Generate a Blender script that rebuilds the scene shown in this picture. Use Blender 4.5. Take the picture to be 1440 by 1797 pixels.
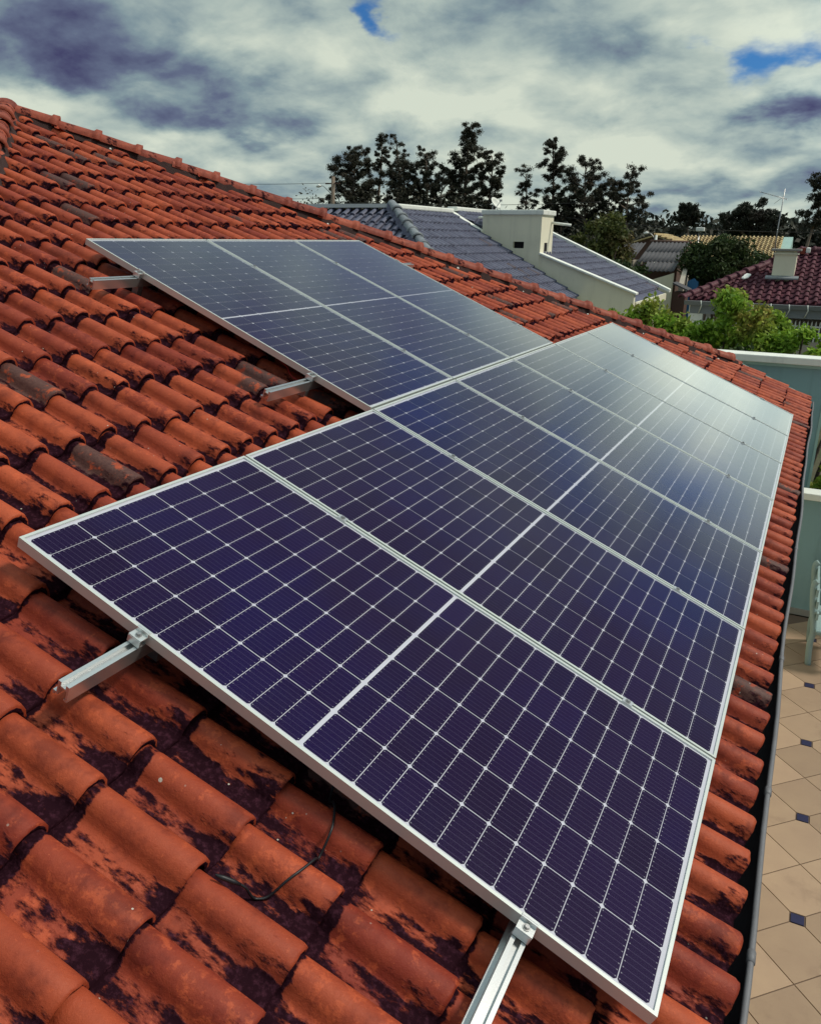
import bpy, math, random
import numpy as np
from mathutils import Matrix, Vector
random.seed(11); np.random.seed(11)
scene = bpy.context.scene
for o in list(bpy.data.objects): bpy.data.objects.remove(o)
col = scene.collection
R = math.radians

# ------------------------------------------------------------------ camera
cam_data = bpy.data.cameras.new('camera'); cam = bpy.data.objects.new('camera', cam_data); col.objects.link(cam)
cam_data.sensor_fit = 'HORIZONTAL'; cam_data.sensor_width = 36; cam_data.lens = 34.97
cam_data.clip_start = 0.05; cam_data.clip_end = 3000
CAM = Vector((3.8986, -1.4291, 0.0358))
RX = Vector((0.89398, 0.44787, 0.01438)); RY = Vector((0.15844, -0.28592, -0.94507)); RZ = Vector((-0.41916, 0.84715, -0.32657))
cam.matrix_world = Matrix(((RX.x, -RY.x, -RZ.x, CAM.x), (RX.y, -RY.y, -RZ.y, CAM.y), (RX.z, -RY.z, -RZ.z, CAM.z), (0, 0, 0, 1)))
scene.camera = cam

# ------------------------------------------------------------------ sun, exposure
SUN_AZ, SUN_EL = 64.0, 50.0          # azimuth from +Y towards +X
sd = bpy.data.lights.new('sun', 'SUN'); sd.energy = 2.6; sd.angle = R(9); sd.color = (1.0, 0.93, 0.80)
so = bpy.data.objects.new('sun', sd); col.objects.link(so)
sdir = Vector((math.sin(R(SUN_AZ)) * math.cos(R(SUN_EL)), math.cos(R(SUN_AZ)) * math.cos(R(SUN_EL)), math.sin(R(SUN_EL))))
so.rotation_euler = (-sdir).to_track_quat('-Z', 'Y').to_euler(); so.location = (20, -20, 40)
vs = scene.view_settings
vs.view_transform = 'Standard'; vs.look = 'None'; vs.gamma = 1; vs.exposure = 0.0; vs.use_curve_mapping = False
cy = scene.cycles; cy.max_bounces = 6; cy.diffuse_bounces = 3; cy.glossy_bounces = 3; cy.transmission_bounces = 3; cy.transparent_max_bounces = 8; cy.caustics_reflective = False; cy.caustics_refractive = False

# ------------------------------------------------------------------ node helpers
class NT:
    def __init__(s, tree): s.t = tree; tree.nodes.clear()
    def n(s, typ, **kw):
        nd = s.t.nodes.new(typ)
        for k, v in kw.items():
            if hasattr(nd, k) and not k[0].isupper(): setattr(nd, k, v)
        return nd
    def put(s, sock, v):
        if v is None: return
        if hasattr(v, 'is_output') or isinstance(v, bpy.types.NodeSocket): s.t.links.new(v, sock)
        elif isinstance(v, (tuple, list)) and len(v) == 3 and sock.type == 'RGBA': sock.default_value = (*v, 1)
        else: sock.default_value = v
    def m(s, op, a, b=None, c=None, clamp=False):
        nd = s.t.nodes.new('ShaderNodeMath'); nd.operation = op; nd.use_clamp = clamp
        s.put(nd.inputs[0], a); s.put(nd.inputs[1], b); s.put(nd.inputs[2], c); return nd.outputs[0]
    def vm(s, op, a, b=None, sc=None):
        nd = s.t.nodes.new('ShaderNodeVectorMath'); nd.operation = op
        s.put(nd.inputs[0], a); s.put(nd.inputs[1], b)
        if sc is not None: s.put(nd.inputs[3], sc)
        return nd.outputs[1] if op in ('DOT_PRODUCT', 'LENGTH', 'DISTANCE') else nd.outputs[0]
    def noise(s, vec, scale, detail=4, rough=0.55, dist=0, out=0):
        nd = s.t.nodes.new('ShaderNodeTexNoise'); s.put(nd.inputs['Vector'], vec)
        nd.inputs['Scale'].default_value = scale; nd.inputs['Detail'].default_value = detail
        nd.inputs['Roughness'].default_value = rough; nd.inputs['Distortion'].default_value = dist
        return nd.outputs[out]
    def vor(s, vec, scale, feature='F1', rand=1.0, out=0):
        nd = s.t.nodes.new('ShaderNodeTexVoronoi'); nd.feature = feature; s.put(nd.inputs['Vector'], vec)
        nd.inputs['Scale'].default_value = scale; nd.inputs['Randomness'].default_value = rand
        return nd.outputs[out]
    def mix(s, f, a, b, mode='MIX'):
        nd = s.t.nodes.new('ShaderNodeMix'); nd.data_type = 'RGBA'; nd.blend_type = mode; nd.clamp_factor = True
        s.put(nd.inputs[0], f); s.put(nd.inputs[6], a); s.put(nd.inputs[7], b); return nd.outputs[2]
    def ss(s, x, lo, hi):                       # smoothstep
        nd = s.t.nodes.new('ShaderNodeMapRange'); nd.interpolation_type = 'SMOOTHSTEP'
        s.put(nd.inputs[0], x); s.put(nd.inputs[1], lo); s.put(nd.inputs[2], hi); return nd.outputs[0]
    def ramp(s, x, stops):
        nd = s.t.nodes.new('ShaderNodeValToRGB'); s.put(nd.inputs[0], x); e = nd.color_ramp.elements
        while len(e) < len(stops): e.new(0.5)
        for el, (p, c) in zip(e, stops): el.position = p; el.color = (*c, 1)
        return nd.outputs[0]
    def bump(s, h, strength=0.4, dist=0.01, nrm=None):
        nd = s.t.nodes.new('ShaderNodeBump'); s.put(nd.inputs['Height'], h)
        nd.inputs['Strength'].default_value = strength; nd.inputs['Distance'].default_value = dist
        return nd.outputs[0]
def sep(nt, v):
    nd = nt.t.nodes.new('ShaderNodeSeparateXYZ'); nt.put(nd.inputs[0], v); return nd.outputs

# ------------------------------------------------------------------ world: broken cloud over a blue sky
world = bpy.data.worlds.new('World'); scene.world = world; world.use_nodes = True; world.cycles.sampling_method = 'MANUAL'; world.cycles.sample_map_resolution = 512
nt = NT(world.node_tree)
sky = nt.n('ShaderNodeTexSky'); sky.sky_type = 'NISHITA'; sky.sun_disc = False
sky.sun_elevation = R(SUN_EL); sky.sun_rotation = R(SUN_AZ)
dirv = nt.n('ShaderNodeTexCoord').outputs['Generated']
dx, dy, dz = sep(nt, dirv)
az = nt.m('MULTIPLY', nt.m('ARCTAN2', dx, dy), 57.2958)
el = nt.m('MULTIPLY', nt.m('ARCSINE', dz), 57.2958)
zc = nt.m('ADD', nt.m('MAXIMUM', dz, 0.0), 0.34)
cmb = nt.n('ShaderNodeCombineXYZ'); nt.put(cmb.inputs[0], nt.m('DIVIDE', dx, zc)); nt.put(cmb.inputs[1], nt.m('DIVIDE', dy, zc))
pl = cmb.outputs[0]
wn_ = nt.noise(pl, 4.6, 5, 0.55, 0, 1)                           # colour output: two warps from one noise
ae_ = nt.n('ShaderNodeCombineXYZ'); nt.put(ae_.inputs[0], az); nt.put(ae_.inputs[1], el)
aew = nt.vm('ADD', ae_.outputs[0], nt.vm('MULTIPLY', nt.vm('SUBTRACT', wn_, (.5, .5, .5)), (13.0, 4.0, 0.0)))
def blob(a0, e0, ra, re, amp):
    nd = nt.n('ShaderNodeVectorMath'); nd.operation = 'MULTIPLY_ADD'; nt.put(nd.inputs[0], aew)
    nd.inputs[1].default_value = (1 / ra, 1 / re, 0); nd.inputs[2].default_value = (-a0 / ra, -e0 / re, 0)
    d2 = nt.vm('DOT_PRODUCT', nd.outputs[0], nd.outputs[0])
    return nt.m('MULTIPLY', nt.m('EXPONENT', nt.m('MULTIPLY', d2, -1.0)), amp)
b = nt.m('ADD', nt.m('MULTIPLY', nt.noise(pl, 1.3, 3, 0.5, 0.3), 0.70), nt.m('MULTIPLY', nt.noise(pl, 6.0, 6, 0.58, 0.3), 0.50))
# billow relief: density falls off towards the light, so edges lift and undersides darken
b = nt.m('ADD', b, nt.m('MULTIPLY', nt.m('SUBTRACT', nt.noise(pl, 3.4, 5, 0.52, 0.2), nt.noise(nt.vm('ADD', pl, (.05, -.16, 0)), 3.4, 5, 0.52, 0.2)), .55))
for a0, e0, ra, re, am in [(-48, 9.9, 10, 1.9, -.36), (-37, 6.6, 7, .8, -.20), (-30, 4.6, 6, .9, -.13), (-49, 7.0, 6, .9, .26), (-42, 5.6, 6, .8, .20), (-36, 4.2, 6, .7, .14),
        (-33, 10.2, 6, 1.8, .22), (-23, 8.0, 5, 1.3, .18), (-17, 11.6, 6, 1.3, -.10), (-9, 11.6, 3.5, 1.8, .20), (-12, 6.4, 6, 1.5, .18), (-18, 5.2, 5, 1.2, .14),
        (-2.6, 7.6, 2.6, .9, -.34), (-8, 3.4, 8, .5, -.14), (-12, 2.2, 8, .5, .12), (-6, 4.9, 6, .5, .12), (2, 12.0, 8, 3.0, .22), (-24, 2.6, 14, 1.3, .16)]:
    b = nt.m('ADD', b, blob(a0, e0, ra, re, am))
b = nt.m('SUBTRACT', b, nt.m('MULTIPLY', nt.m('MULTIPLY', nt.ss(el, 15.0, 23.0), nt.m('SUBTRACT', 1.0, nt.ss(el, 38.0, 60.0))), .13))      # heavier cloud overhead of the view
cloud = nt.ramp(b, [(0.22, (.055, .055, .135)), (0.38, (.125, .155, .24)), (0.50, (.22, .30, .335)), (0.63, (.40, .485, .455)), (0.82, (.65, .71, .60))])
hole = None
for a0, e0, ra, re in [(-5.6, 10.0, 2.3, 1.5), (-29.2, 12.8, 1.2, .9), (7.0, 15.6, 3.4, 2.8), (3, 21.5, 6, 2.6), (13, 20, 5, 3.0), (-9, 27, 7, 3.5), (18, 33, 9, 4), (42, 26, 10, 6), (-95, 30, 14, 8), (150, 35, 16, 9), (-160, 22, 12, 6)]:
    h = blob(a0, e0, ra, re, 1.0); hole = h if hole is None else nt.m('MAXIMUM', hole, h)
hole = nt.ss(nt.m('ADD', hole, nt.m('MULTIPLY', nt.m('SUBTRACT', nt.noise(pl, 9, 4, .6), 0.5), 0.9)), .25, 1.0)
bright = nt.m('ADD', 1.0, nt.m('MULTIPLY', nt.ss(el, 40.0, 80.0), 1.5))
# the thin bright cloud that veils the sky just right of the view and glares in the far panels
bright = nt.m('ADD', bright, blob(6.0, 12.5, 8.0, 6.0, .7))
cl = nt.vm('SCALE', cloud, None, nt.m('MULTIPLY', bright, 10.0))
blue = nt.mix(1.0, sky.outputs[0], (.20, .50, .88), 'MULTIPLY')
bg = nt.n('ShaderNodeBackground'); nt.put(bg.inputs[0], nt.mix(hole, cl, blue)); bg.inputs[1].default_value = 0.1
nt.put(nt.n('ShaderNodeOutputWorld').inputs[0], bg.outputs[0])

# ------------------------------------------------------------------ materials
def material(name, build):
    m = bpy.data.materials.new(name); m.use_nodes = True; t = NT(m.node_tree)
    out = t.n('ShaderNodeOutputMaterial'); bs = t.n('ShaderNodeBsdfPrincipled')
    r = build(t, bs)
    t.put(out.inputs[0], r if r is not None else bs.outputs[0]); return m
def pos(t): return t.n('ShaderNodeNewGeometry').outputs['Position']
def plain(name, c, rough=.6, metal=0.0, var=.12, scale=8, bump=.15, bd=.004, spec=.4, streak=0.0):
    def f(t, bs):
        p = pos(t); n = t.noise(p, scale, 6, .6); n2 = t.noise(p, scale * .17, 3)
        k = t.m('ADD', 1 - var, t.m('MULTIPLY', t.m('ADD', n, n2), var))
        if streak:                                  # rain streaks and damp patches
            sv = t.noise(t.vm('MULTIPLY', p, (7, 7, .55)), 1.0, 5, .6); dv = t.noise(p, 1.4, 5, .65)
            k = t.m('SUBTRACT', k, t.m('MULTIPLY', t.m('ADD', t.ss(sv, .48, .75), t.ss(dv, .52, .75)), streak))
        t.put(bs.inputs['Base Color'], t.vm('SCALE', t.mix(0, c, c), None, k))
        bs.inputs['Roughness'].default_value = rough; bs.inputs['Metallic'].default_value = metal
        bs.inputs['Specular IOR Level'].default_value = spec
        if bump: t.put(bs.inputs['Normal'], t.bump(t.noise(p, scale * 9, 5), bump, bd))
    return material(name, f)
def tile_rand(t):
    a = t.n('ShaderNodeAttribute'); a.attribute_name = 'tr'
    o = t.n('ShaderNodeObjectInfo').outputs['Random']
    return t.m('FRACT', t.m('ADD', a.outputs['Fac'], o))
def clay(name, c1, c2, cd, mold_shade=1.0, darkshare=.08, spots=True):
    def f(t, bs):
        p = pos(t); uvn = t.n('ShaderNodeUVMap'); ux, uy, _ = sep(t, uvn.outputs[0]); r = tile_rand(t)
        r2 = t.m('FRACT', t.m('MULTIPLY', r, 17.31)); r3 = t.m('FRACT', t.m('MULTIPLY', r, 53.7))
        big = t.noise(p, 1.1, 3); mid = t.noise(p, 13, 4, .62); fine = t.noise(p, 85, 3, .65)
        c = t.mix(t.m('ADD', t.m('MULTIPLY', r2, .80), t.m('MULTIPLY', t.m('SUBTRACT', mid, .35), .9), clamp=True), c1, c2)
        worn = t.ss(t.m('ADD', t.noise(p, 27, 4, .7), t.m('MULTIPLY', r3, .12)), .60, .72)
        c = t.mix(t.m('MULTIPLY', worn, .5), c, tuple(min(1, k * 1.25) for k in c1))
        c = t.vm('SCALE', c, None, t.m('ADD', .76, t.m('ADD', t.m('MULTIPLY', fine, .26), t.m('MULTIPLY', big, .22))))
        c = t.mix(t.m('MULTIPLY', t.ss(t.noise(p, 190, 3, .6), .64, .74), .55), c, (.55, .12, .05))
        grime = t.ss(t.noise(p, 6.5, 4, .68), .50, .70)
        c = t.mix(t.m('MULTIPLY', grime, .45), c, tuple(k * .35 for k in c2))
        # black mould in the channel and round the lower lip; the joint band adds lip shadow
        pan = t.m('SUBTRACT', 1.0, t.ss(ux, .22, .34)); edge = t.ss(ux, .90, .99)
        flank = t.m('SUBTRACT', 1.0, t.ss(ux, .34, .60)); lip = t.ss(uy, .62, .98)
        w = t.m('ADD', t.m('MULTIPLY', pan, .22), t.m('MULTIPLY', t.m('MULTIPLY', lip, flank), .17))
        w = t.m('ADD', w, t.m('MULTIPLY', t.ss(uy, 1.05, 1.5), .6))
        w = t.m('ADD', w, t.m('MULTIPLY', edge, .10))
        w = t.m('ADD', w, t.m('MULTIPLY', t.m('MULTIPLY', t.ss(uy, .12, .17), t.m('SUBTRACT', 1.0, t.ss(uy, .225, .28))), .42))  # joint arc: dirt plus the painted shadow of the lip above
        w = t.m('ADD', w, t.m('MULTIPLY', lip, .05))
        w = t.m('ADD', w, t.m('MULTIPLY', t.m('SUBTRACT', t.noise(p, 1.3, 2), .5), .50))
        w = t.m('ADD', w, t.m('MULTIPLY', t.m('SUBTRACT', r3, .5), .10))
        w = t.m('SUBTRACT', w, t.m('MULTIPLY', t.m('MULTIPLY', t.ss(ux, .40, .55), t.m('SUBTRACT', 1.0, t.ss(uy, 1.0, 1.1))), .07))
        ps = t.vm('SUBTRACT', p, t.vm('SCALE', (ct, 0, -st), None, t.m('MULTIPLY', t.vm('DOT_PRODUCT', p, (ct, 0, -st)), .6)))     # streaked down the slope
        md = t.ss(t.m('ADD', t.noise(ps, 38, 5, .66), t.m('MULTIPLY', w, mold_shade)), .60, .78)
        dk = t.ss(t.m('ADD', r, t.m('MULTIPLY', t.m('SUBTRACT', t.noise(p, .9, 2), .5), .25)), 1.0 - darkshare, 1.005 - darkshare)
        dk = t.m('MULTIPLY', dk, t.ss(t.m('ADD', t.noise(p, 22, 4, .7), .08), .44, .56))
        c = t.mix(t.m('MULTIPLY', dk, .92), c, t.mix(fine, tuple(k * 1.6 for k in cd), (.13, .075, .06)))
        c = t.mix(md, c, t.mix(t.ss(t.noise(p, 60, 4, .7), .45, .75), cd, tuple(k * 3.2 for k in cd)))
        if spots:
            sv = t.vor(p, 3.1, 'F1', 1.0); sp = t.m('LESS_THAN', sv, .019)
            sv2 = t.vor(p, 21, 'F1', 1.0); sp2 = t.m('MULTIPLY', t.m('LESS_THAN', sv2, .06), t.ss(t.noise(p, 2.1, 2), .52, .6))
            c = t.mix(t.m('MULTIPLY', t.m('MAXIMUM', sp, sp2), .85), c, (.55, .52, .45))
        t.put(bs.inputs['Base Color'], c)
        t.put(bs.inputs['Roughness'], t.m('ADD', t.m('ADD', .46, t.m('MULTIPLY', mid, .28)), t.m('MULTIPLY', md, .3)))
        t.put(bs.inputs['Specular IOR Level'], t.m('MULTIPLY', t.m('SUBTRACT', 1.0, md), .26))
        h = t.m('ADD', t.m('MULTIPLY', t.noise(p, 120, 4, .7), .5), t.m('ADD', mid, t.m('MULTIPLY', md, .35)))
        t.put(bs.inputs['Normal'], t.bump(h, .55, .005))
    return material(name, f)
M = {}
T = R(22.8); ct, st = math.cos(T), math.sin(T)          # pitch of our roof
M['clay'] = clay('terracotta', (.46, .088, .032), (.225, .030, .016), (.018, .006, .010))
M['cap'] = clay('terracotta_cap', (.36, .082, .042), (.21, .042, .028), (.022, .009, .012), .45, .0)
M['grey_tile'] = clay('grey_tile', (.13, .14, .20), (.085, .09, .14), (.05, .05, .07), .0, .0, False)
M['maroon_tile'] = clay('maroon_tile', (.12, .035, .05), (.075, .020, .032), (.03, .01, .02), .3, .0, False)
M['tan_tile'] = clay('tan_tile', (.62, .48, .25), (.50, .36, .17), (.07, .04, .03), .7, .02, False)
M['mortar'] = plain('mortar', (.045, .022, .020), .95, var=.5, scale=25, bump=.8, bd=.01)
M['deck'] = plain('roof_deck', (.05, .03, .025), .95)
M['alu'] = plain('brushed_aluminium', (.78, .80, .79), .34, .75, .05, 30, .05)
M['rail'] = plain('mill_aluminium', (.66, .68, .68), .34, .85, .05, 30, .03)
M['frame'] = plain('anodised_frame', (.72, .76, .72), .38, .45, .05, 30, .03)
M['steel'] = plain('dull_steel', (.42, .42, .42), .4, .9, .2, 20)
M['zinc'] = plain('painted_gutter', (.17, .17, .185), .55, .1, .3, 14, .3)
M['cream'] = plain('cream_render', (.86, .82, .64), .9, var=.08, scale=3, bump=.2, streak=.08)
M['white'] = plain('white_paint', (.82, .84, .78), .75, var=.12, scale=4, streak=.14)
M['teal'] = plain('teal_render', (.25, .39, .41), .85, var=.16, scale=2.2, bump=.25, streak=.16)
M['teal_l'] = plain('pale_teal_paint', (.36, .52, .48), .6, var=.2, scale=12)
M['bench'] = plain('bench_paint', (.27, .37, .37), .6, var=.25, scale=12)
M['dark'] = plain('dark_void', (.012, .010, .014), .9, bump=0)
M['fibro'] = plain('fibre_cement', (.085, .083, .09), .95, var=.5, scale=3, bump=.4)
M['brown'] = plain('brown_timber', (.11, .06, .045), .85, var=.4, scale=9)
M['plaster'] = plain('weathered_plaster', (.38, .34, .28), .95, var=.35, scale=1.5)
M['bluep'] = plain('blue_paint', (.05, .20, .42), .7, var=.25)
M['black'] = plain('black_rubber', (.013, .013, .016), .45, bump=0)
M['red'] = plain('red_insulation', (.45, .02, .02), .45, bump=0)
M['bark'] = plain('bark', (.09, .065, .05), .95, var=.5, scale=4, bump=.8, bd=.03)
M['pale_bark'] = plain('pale_bark', (.24, .19, .15), .95, var=.5, scale=2, bump=.6, bd=.03)
M['concrete'] = plain('concrete', (.30, .29, .27), .95, var=.25, scale=5)
M['soil'] = plain('soil', (.045, .030, .022), 1.0, var=.6, scale=6, bump=1, bd=.02)
M['lead'] = plain('lead_grey', (.24, .26, .28), .5, .2, .2)
M['plate'] = plain('white_plate', (.85, .86, .82), .55, bump=0)

def leafmat(name, c1, c2, c3, trans=.25):
    def f(t, bs):
        p = pos(t); a = t.n('ShaderNodeAttribute'); a.attribute_name = 'tr'; r = a.outputs['Fac']
        c = t.mix(r, c1, c2); c = t.mix(t.m('MULTIPLY', t.ss(t.noise(p, .8, 3), .5, .72), .8), c, c3)
        c = t.vm('SCALE', c, None, t.m('ADD', .6, t.m('MULTIPLY', t.m('FRACT', t.m('MULTIPLY', r, 9.7)), .8)))
        t.put(bs.inputs['Base Color'], c); bs.inputs['Roughness'].default_value = .6; bs.inputs['Specular IOR Level'].default_value = .25
        tr = t.n('ShaderNodeBsdfTranslucent'); t.put(tr.inputs[0], c)
        mx = t.n('ShaderNodeMixShader'); mx.inputs[0].default_value = trans
        t.put(mx.inputs[1], bs.outputs[0]); t.put(mx.inputs[2], tr.outputs[0]); return mx.outputs[0]
    return material(name, f)
M['gum'] = leafmat('gum_leaf', (.034, .040, .026), (.062, .056, .036), (.085, .065, .050), .15)
M['forest'] = leafmat('forest_leaf', (.022, .030, .020), (.040, .042, .028), (.050, .040, .032), .08)
M['hedge'] = leafmat('hedge_leaf', (.15, .29, .028), (.31, .46, .055), (.38, .27, .09), .35)
M['bushleaf'] = leafmat('bush_leaf', (.030, .055, .016), (.055, .085, .025), (.06, .07, .03), .2)
M['citrus'] = leafmat('citrus_leaf', (.055, .075, .020), (.12, .13, .035), (.16, .11, .05), .25)

def cellmat(t, bs):
    o = t.n('ShaderNodeTexCoord').outputs['Object']; x, y, z = sep(t, o)     # x along slope (half cell), y along the row
    r = t.n('ShaderNodeObjectInfo').outputs['Random']; p = pos(t)
    ph = t.m('FRACT', t.m('ADD', t.m('DIVIDE', y, .01838), .5)); d = t.m('ABSOLUTE', t.m('SUBTRACT', ph, .5))
    bus = t.m('LESS_THAN', d, .035); pad = t.m('MULTIPLY', t.m('LESS_THAN', d, .085), t.m('GREATER_THAN', t.m('ABSOLUTE', x), .0345))
    pad = t.m('MULTIPLY', pad, t.m('LESS_THAN', t.m('ABSOLUTE', x), .0375))
    c = t.mix(r, (.0085, .0014, .026), (.0115, .0024, .037))
    c = t.mix(t.m('MULTIPLY', t.ss(t.noise(p, 1.3, 4, .6), .42, .75), .6), c, (.008, .004, .062))  # bluer patches: reflections of blue sky painted into the cell colour
    c = t.mix(t.m('MULTIPLY', bus, .34), c, (.15, .12, .22)); c = t.mix(t.m('MULTIPLY', pad, .4), c, (.5, .5, .56))
    t.put(bs.inputs['Base Color'], c); bs.inputs['Roughness'].default_value = .45; bs.inputs['Specular IOR Level'].default_value = .12
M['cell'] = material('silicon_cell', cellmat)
M['backsheet'] = plain('white_backsheet', (.54, .54, .62), .6, bump=0, var=.02)
def glassmat(t, bs):
    p = pos(t)
    g = t.n('ShaderNodeBsdfGlossy'); g.inputs['Color'].default_value = (1, 1, 1, 1)
    t.put(g.inputs['Roughness'], t.m('ADD', .10, t.m('MULTIPLY', t.noise(p, 3, 3), .05)))
    tr = t.n('ShaderNodeBsdfTransparent'); lw_ = t.n('ShaderNodeLayerWeight'); lw_.inputs[0].default_value = .5
    sch = t.m('ADD', .005, t.m('MULTIPLY', t.m('POWER', lw_.outputs['Facing'], 7.0), 3.5))       # anti-reflection coated glass
    mx = t.n('ShaderNodeMixShader'); t.put(mx.inputs[0], t.m('MINIMUM', sch, .9)); t.put(mx.inputs[1], tr.outputs[0]); t.put(mx.inputs[2], g.outputs[0])
    df = t.n('ShaderNodeBsdfDiffuse'); df.inputs[0].default_value = (.5, .47, .45, 1)      # thin dust film
    m2 = t.n('ShaderNodeMixShader'); t.put(m2.inputs[0], t.m('MULTIPLY', t.ss(t.noise(p, 5, 7, .7), .45, .8), .006))
    t.put(m2.inputs[1], mx.outputs[0]); t.put(m2.inputs[2], df.outputs[0]); return m2.outputs[0]
M['glass'] = material('panel_glass', glassmat)
def windowmat(t, bs):
    bs.inputs['Base Color'].default_value = (.02, .025, .03, 1); bs.inputs['Roughness'].default_value = .08
M['window'] = material('window_glass', windowmat)
def patiomat(t, bs):
    p = pos(t); r = t.n('ShaderNodeObjectInfo').outputs['Random']
    c = t.mix(t.noise(p, 4, 6, .6), (.43, .305, .205), (.33, .225, .16)); c = t.vm('SCALE', c, None, t.m('ADD', .82, t.m('MULTIPLY', r, .28)))
    c = t.mix(t.m('MULTIPLY', t.ss(t.noise(p, 2.1, 6, .7), .55, .75), .5), c, (.19, .12, .085))
    t.put(bs.inputs['Base Color'], c); bs.inputs['Roughness'].default_value = .5; bs.inputs['Specular IOR Level'].default_value = .3
    t.put(bs.inputs['Normal'], t.bump(t.noise(p, 30, 4), .1, .004))
M['patio'] = material('patio_tile', patiomat)
M['grout'] = plain('grout', (.16, .11, .085), .95, var=.3)
M['insert'] = plain('blue_insert', (.020, .020, .065), .45, var=.3, scale=30, bump=0)
def groundmat(t, bs):
    p = pos(t); c = t.mix(t.ss(t.noise(p, .12, 5), .42, .6), (.045, .060, .022), (.10, .075, .05))
    c = t.vm('SCALE', c, None, t.m('ADD', .6, t.m('MULTIPLY', t.noise(p, 3, 6), .8)))
    t.put(bs.inputs['Base Color'], c); bs.inputs['Roughness'].default_value = 1
    t.put(bs.inputs['Normal'], t.bump(t.noise(p, 12, 5), .8, .05))
M['ground'] = material('ground', groundmat)

# ------------------------------------------------------------------ mesh helpers
class MB:
    def __init__(s): s.v = []; s.f = []; s.uv = []; s.tr = []; s.sm = []
    def add(s, verts, faces, uvs=None, tr=0.0, smooth=False):
        k = len(s.v); s.v += [tuple(x) for x in verts]
        s.f += [tuple(i + k for i in f) for f in faces]
        s.uv += [tuple(x) for x in uvs] if uvs is not None else [(0.5, 0.5)] * len(verts)
        s.tr += [tr] * len(verts); s.sm += [smooth] * len(faces); return s
    def box(s, x0, x1, y0, y1, z0, z1, M4=None, tr=0.0):
        vs = [(x0, y0, z0), (x1, y0, z0), (x1, y1, z0), (x0, y1, z0), (x0, y0, z1), (x1, y0, z1), (x1, y1, z1), (x0, y1, z1)]
        if M4 is not None: vs = [M4 @ Vector(v) for v in vs]
        return s.add(vs, [(0, 3, 2, 1), (4, 5, 6, 7), (0, 1, 5, 4), (1, 2, 6, 5), (2, 3, 7, 6), (3, 0, 4, 7)], tr=tr)
    def prism(s, poly, d):                      # polygon (3D points) swept by vector d
        n = len(poly); a = [Vector(p) for p in poly]; bq = [p + Vector(d) for p in a]
        return s.add(a + bq, [tuple(range(n))[::-1], tuple(range(n, 2 * n))] + [(i, (i + 1) % n, n + (i + 1) % n, n + i) for i in range(n)])
    def tube(s, pts, rad, n=8, cap=True, smooth=True):
        pts = [Vector(p) for p in pts]; rad = rad if isinstance(rad, (list, tuple)) else [rad] * len(pts)
        vs = []; fs = []; up = None
        for i, p in enumerate(pts):
            d = (pts[min(i + 1, len(pts) - 1)] - pts[max(i - 1, 0)]).normalized()
            if up is None: up = d.orthogonal().normalized()
            a = (up - d * up.dot(d)); a = a.normalized() if a.length > 1e-6 else d.orthogonal().normalized(); up = a; bb = d.cross(a)
            for k in range(n):
                t = 2 * math.pi * k / n; vs.append(p + (a * math.cos(t) + bb * math.sin(t)) * rad[i])
        for i in range(len(pts) - 1):
            for k in range(n): fs.append((i * n + k, i * n + (k + 1) % n, (i + 1) * n + (k + 1) % n, (i + 1) * n + k))
        if cap: fs += [tuple(range(n))[::-1], tuple(range((len(pts) - 1) * n, len(pts) * n))]
        return s.add(vs, fs, smooth=smooth)
    def mesh(s, name, mat):
        me = bpy.data.meshes.new(name); me.from_pydata(s.v, [], s.f)
        uvl = me.uv_layers.new(name='UVMap'); li = np.zeros(len(me.loops), dtype=np.int32); me.loops.foreach_get('vertex_index', li)
        uvl.data.foreach_set('uv', np.array(s.uv, dtype=np.float32)[li].ravel())
        at = me.attributes.new('tr', 'FLOAT', 'POINT'); at.data.foreach_set('value', np.array(s.tr, dtype=np.float32))
        me.polygons.foreach_set('use_smooth', s.sm)
        me.materials.append(mat); me.update(); return me
    def obj(s, name, mat, parent=None): return link(name, s.mesh(name, mat), parent)
def link(name, me, parent=None, mw=None):
    o = bpy.data.objects.new(name, me); col.objects.link(o)
    if parent is not None:
        o.parent = parent; inv = parent_mw(parent).inverted()
        o.matrix_basis = inv @ (mw if mw is not None else Matrix.Identity(4))
    elif mw is not None: o.matrix_basis = mw
    return o
def parent_mw(o):
    m = o.matrix_basis.copy(); q = o.parent
    while q is not None: m = q.matrix_basis @ m; q = q.parent
    return m
def tag(o, label=None, cat=None, group=None, kind=None):
    for k, v in (('label', label), ('category', cat), ('group', group), ('kind', kind)):
        if v: o[k] = v
    return o
def thing(name, loc, label, cat, group=None):
    e = bpy.data.objects.new(name, None); col.objects.link(e); e.location = loc; e.empty_display_size = .2
    return tag(e, label, cat, group)
def bevel(o, w=.006, seg=2):
    md = o.modifiers.new('bevel', 'BEVEL'); md.width = w; md.segments = seg; md.limit_method = 'ANGLE'; return o

# ------------------------------------------------------------------ the ground
GZ = -4.6
def grid_sheet(name, x0, x1, y0, y1, z, mat, n=2):
    mb = MB(); xs = np.linspace(x0, x1, n); ys = np.linspace(y0, y1, n)
    mb.add([(x, y, z) for y in ys for x in xs], [(j * n + i, j * n + i + 1, (j + 1) * n + i + 1, (j + 1) * n + i) for j in range(n - 1) for i in range(n - 1)])
    return tag(mb.obj(name, mat), kind='structure')
grid_sheet('ground', -900, 900, -500, 1600, GZ - .06, M['ground'], 12)
patio = grid_sheet('patio', 3.3, 8.5, -3.0, 9.33, GZ - .004, M['grout'])
grid_sheet('garden_bed', 3.3, 8.5, 9.5, 12.6, GZ - .02, M['soil'])
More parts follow.
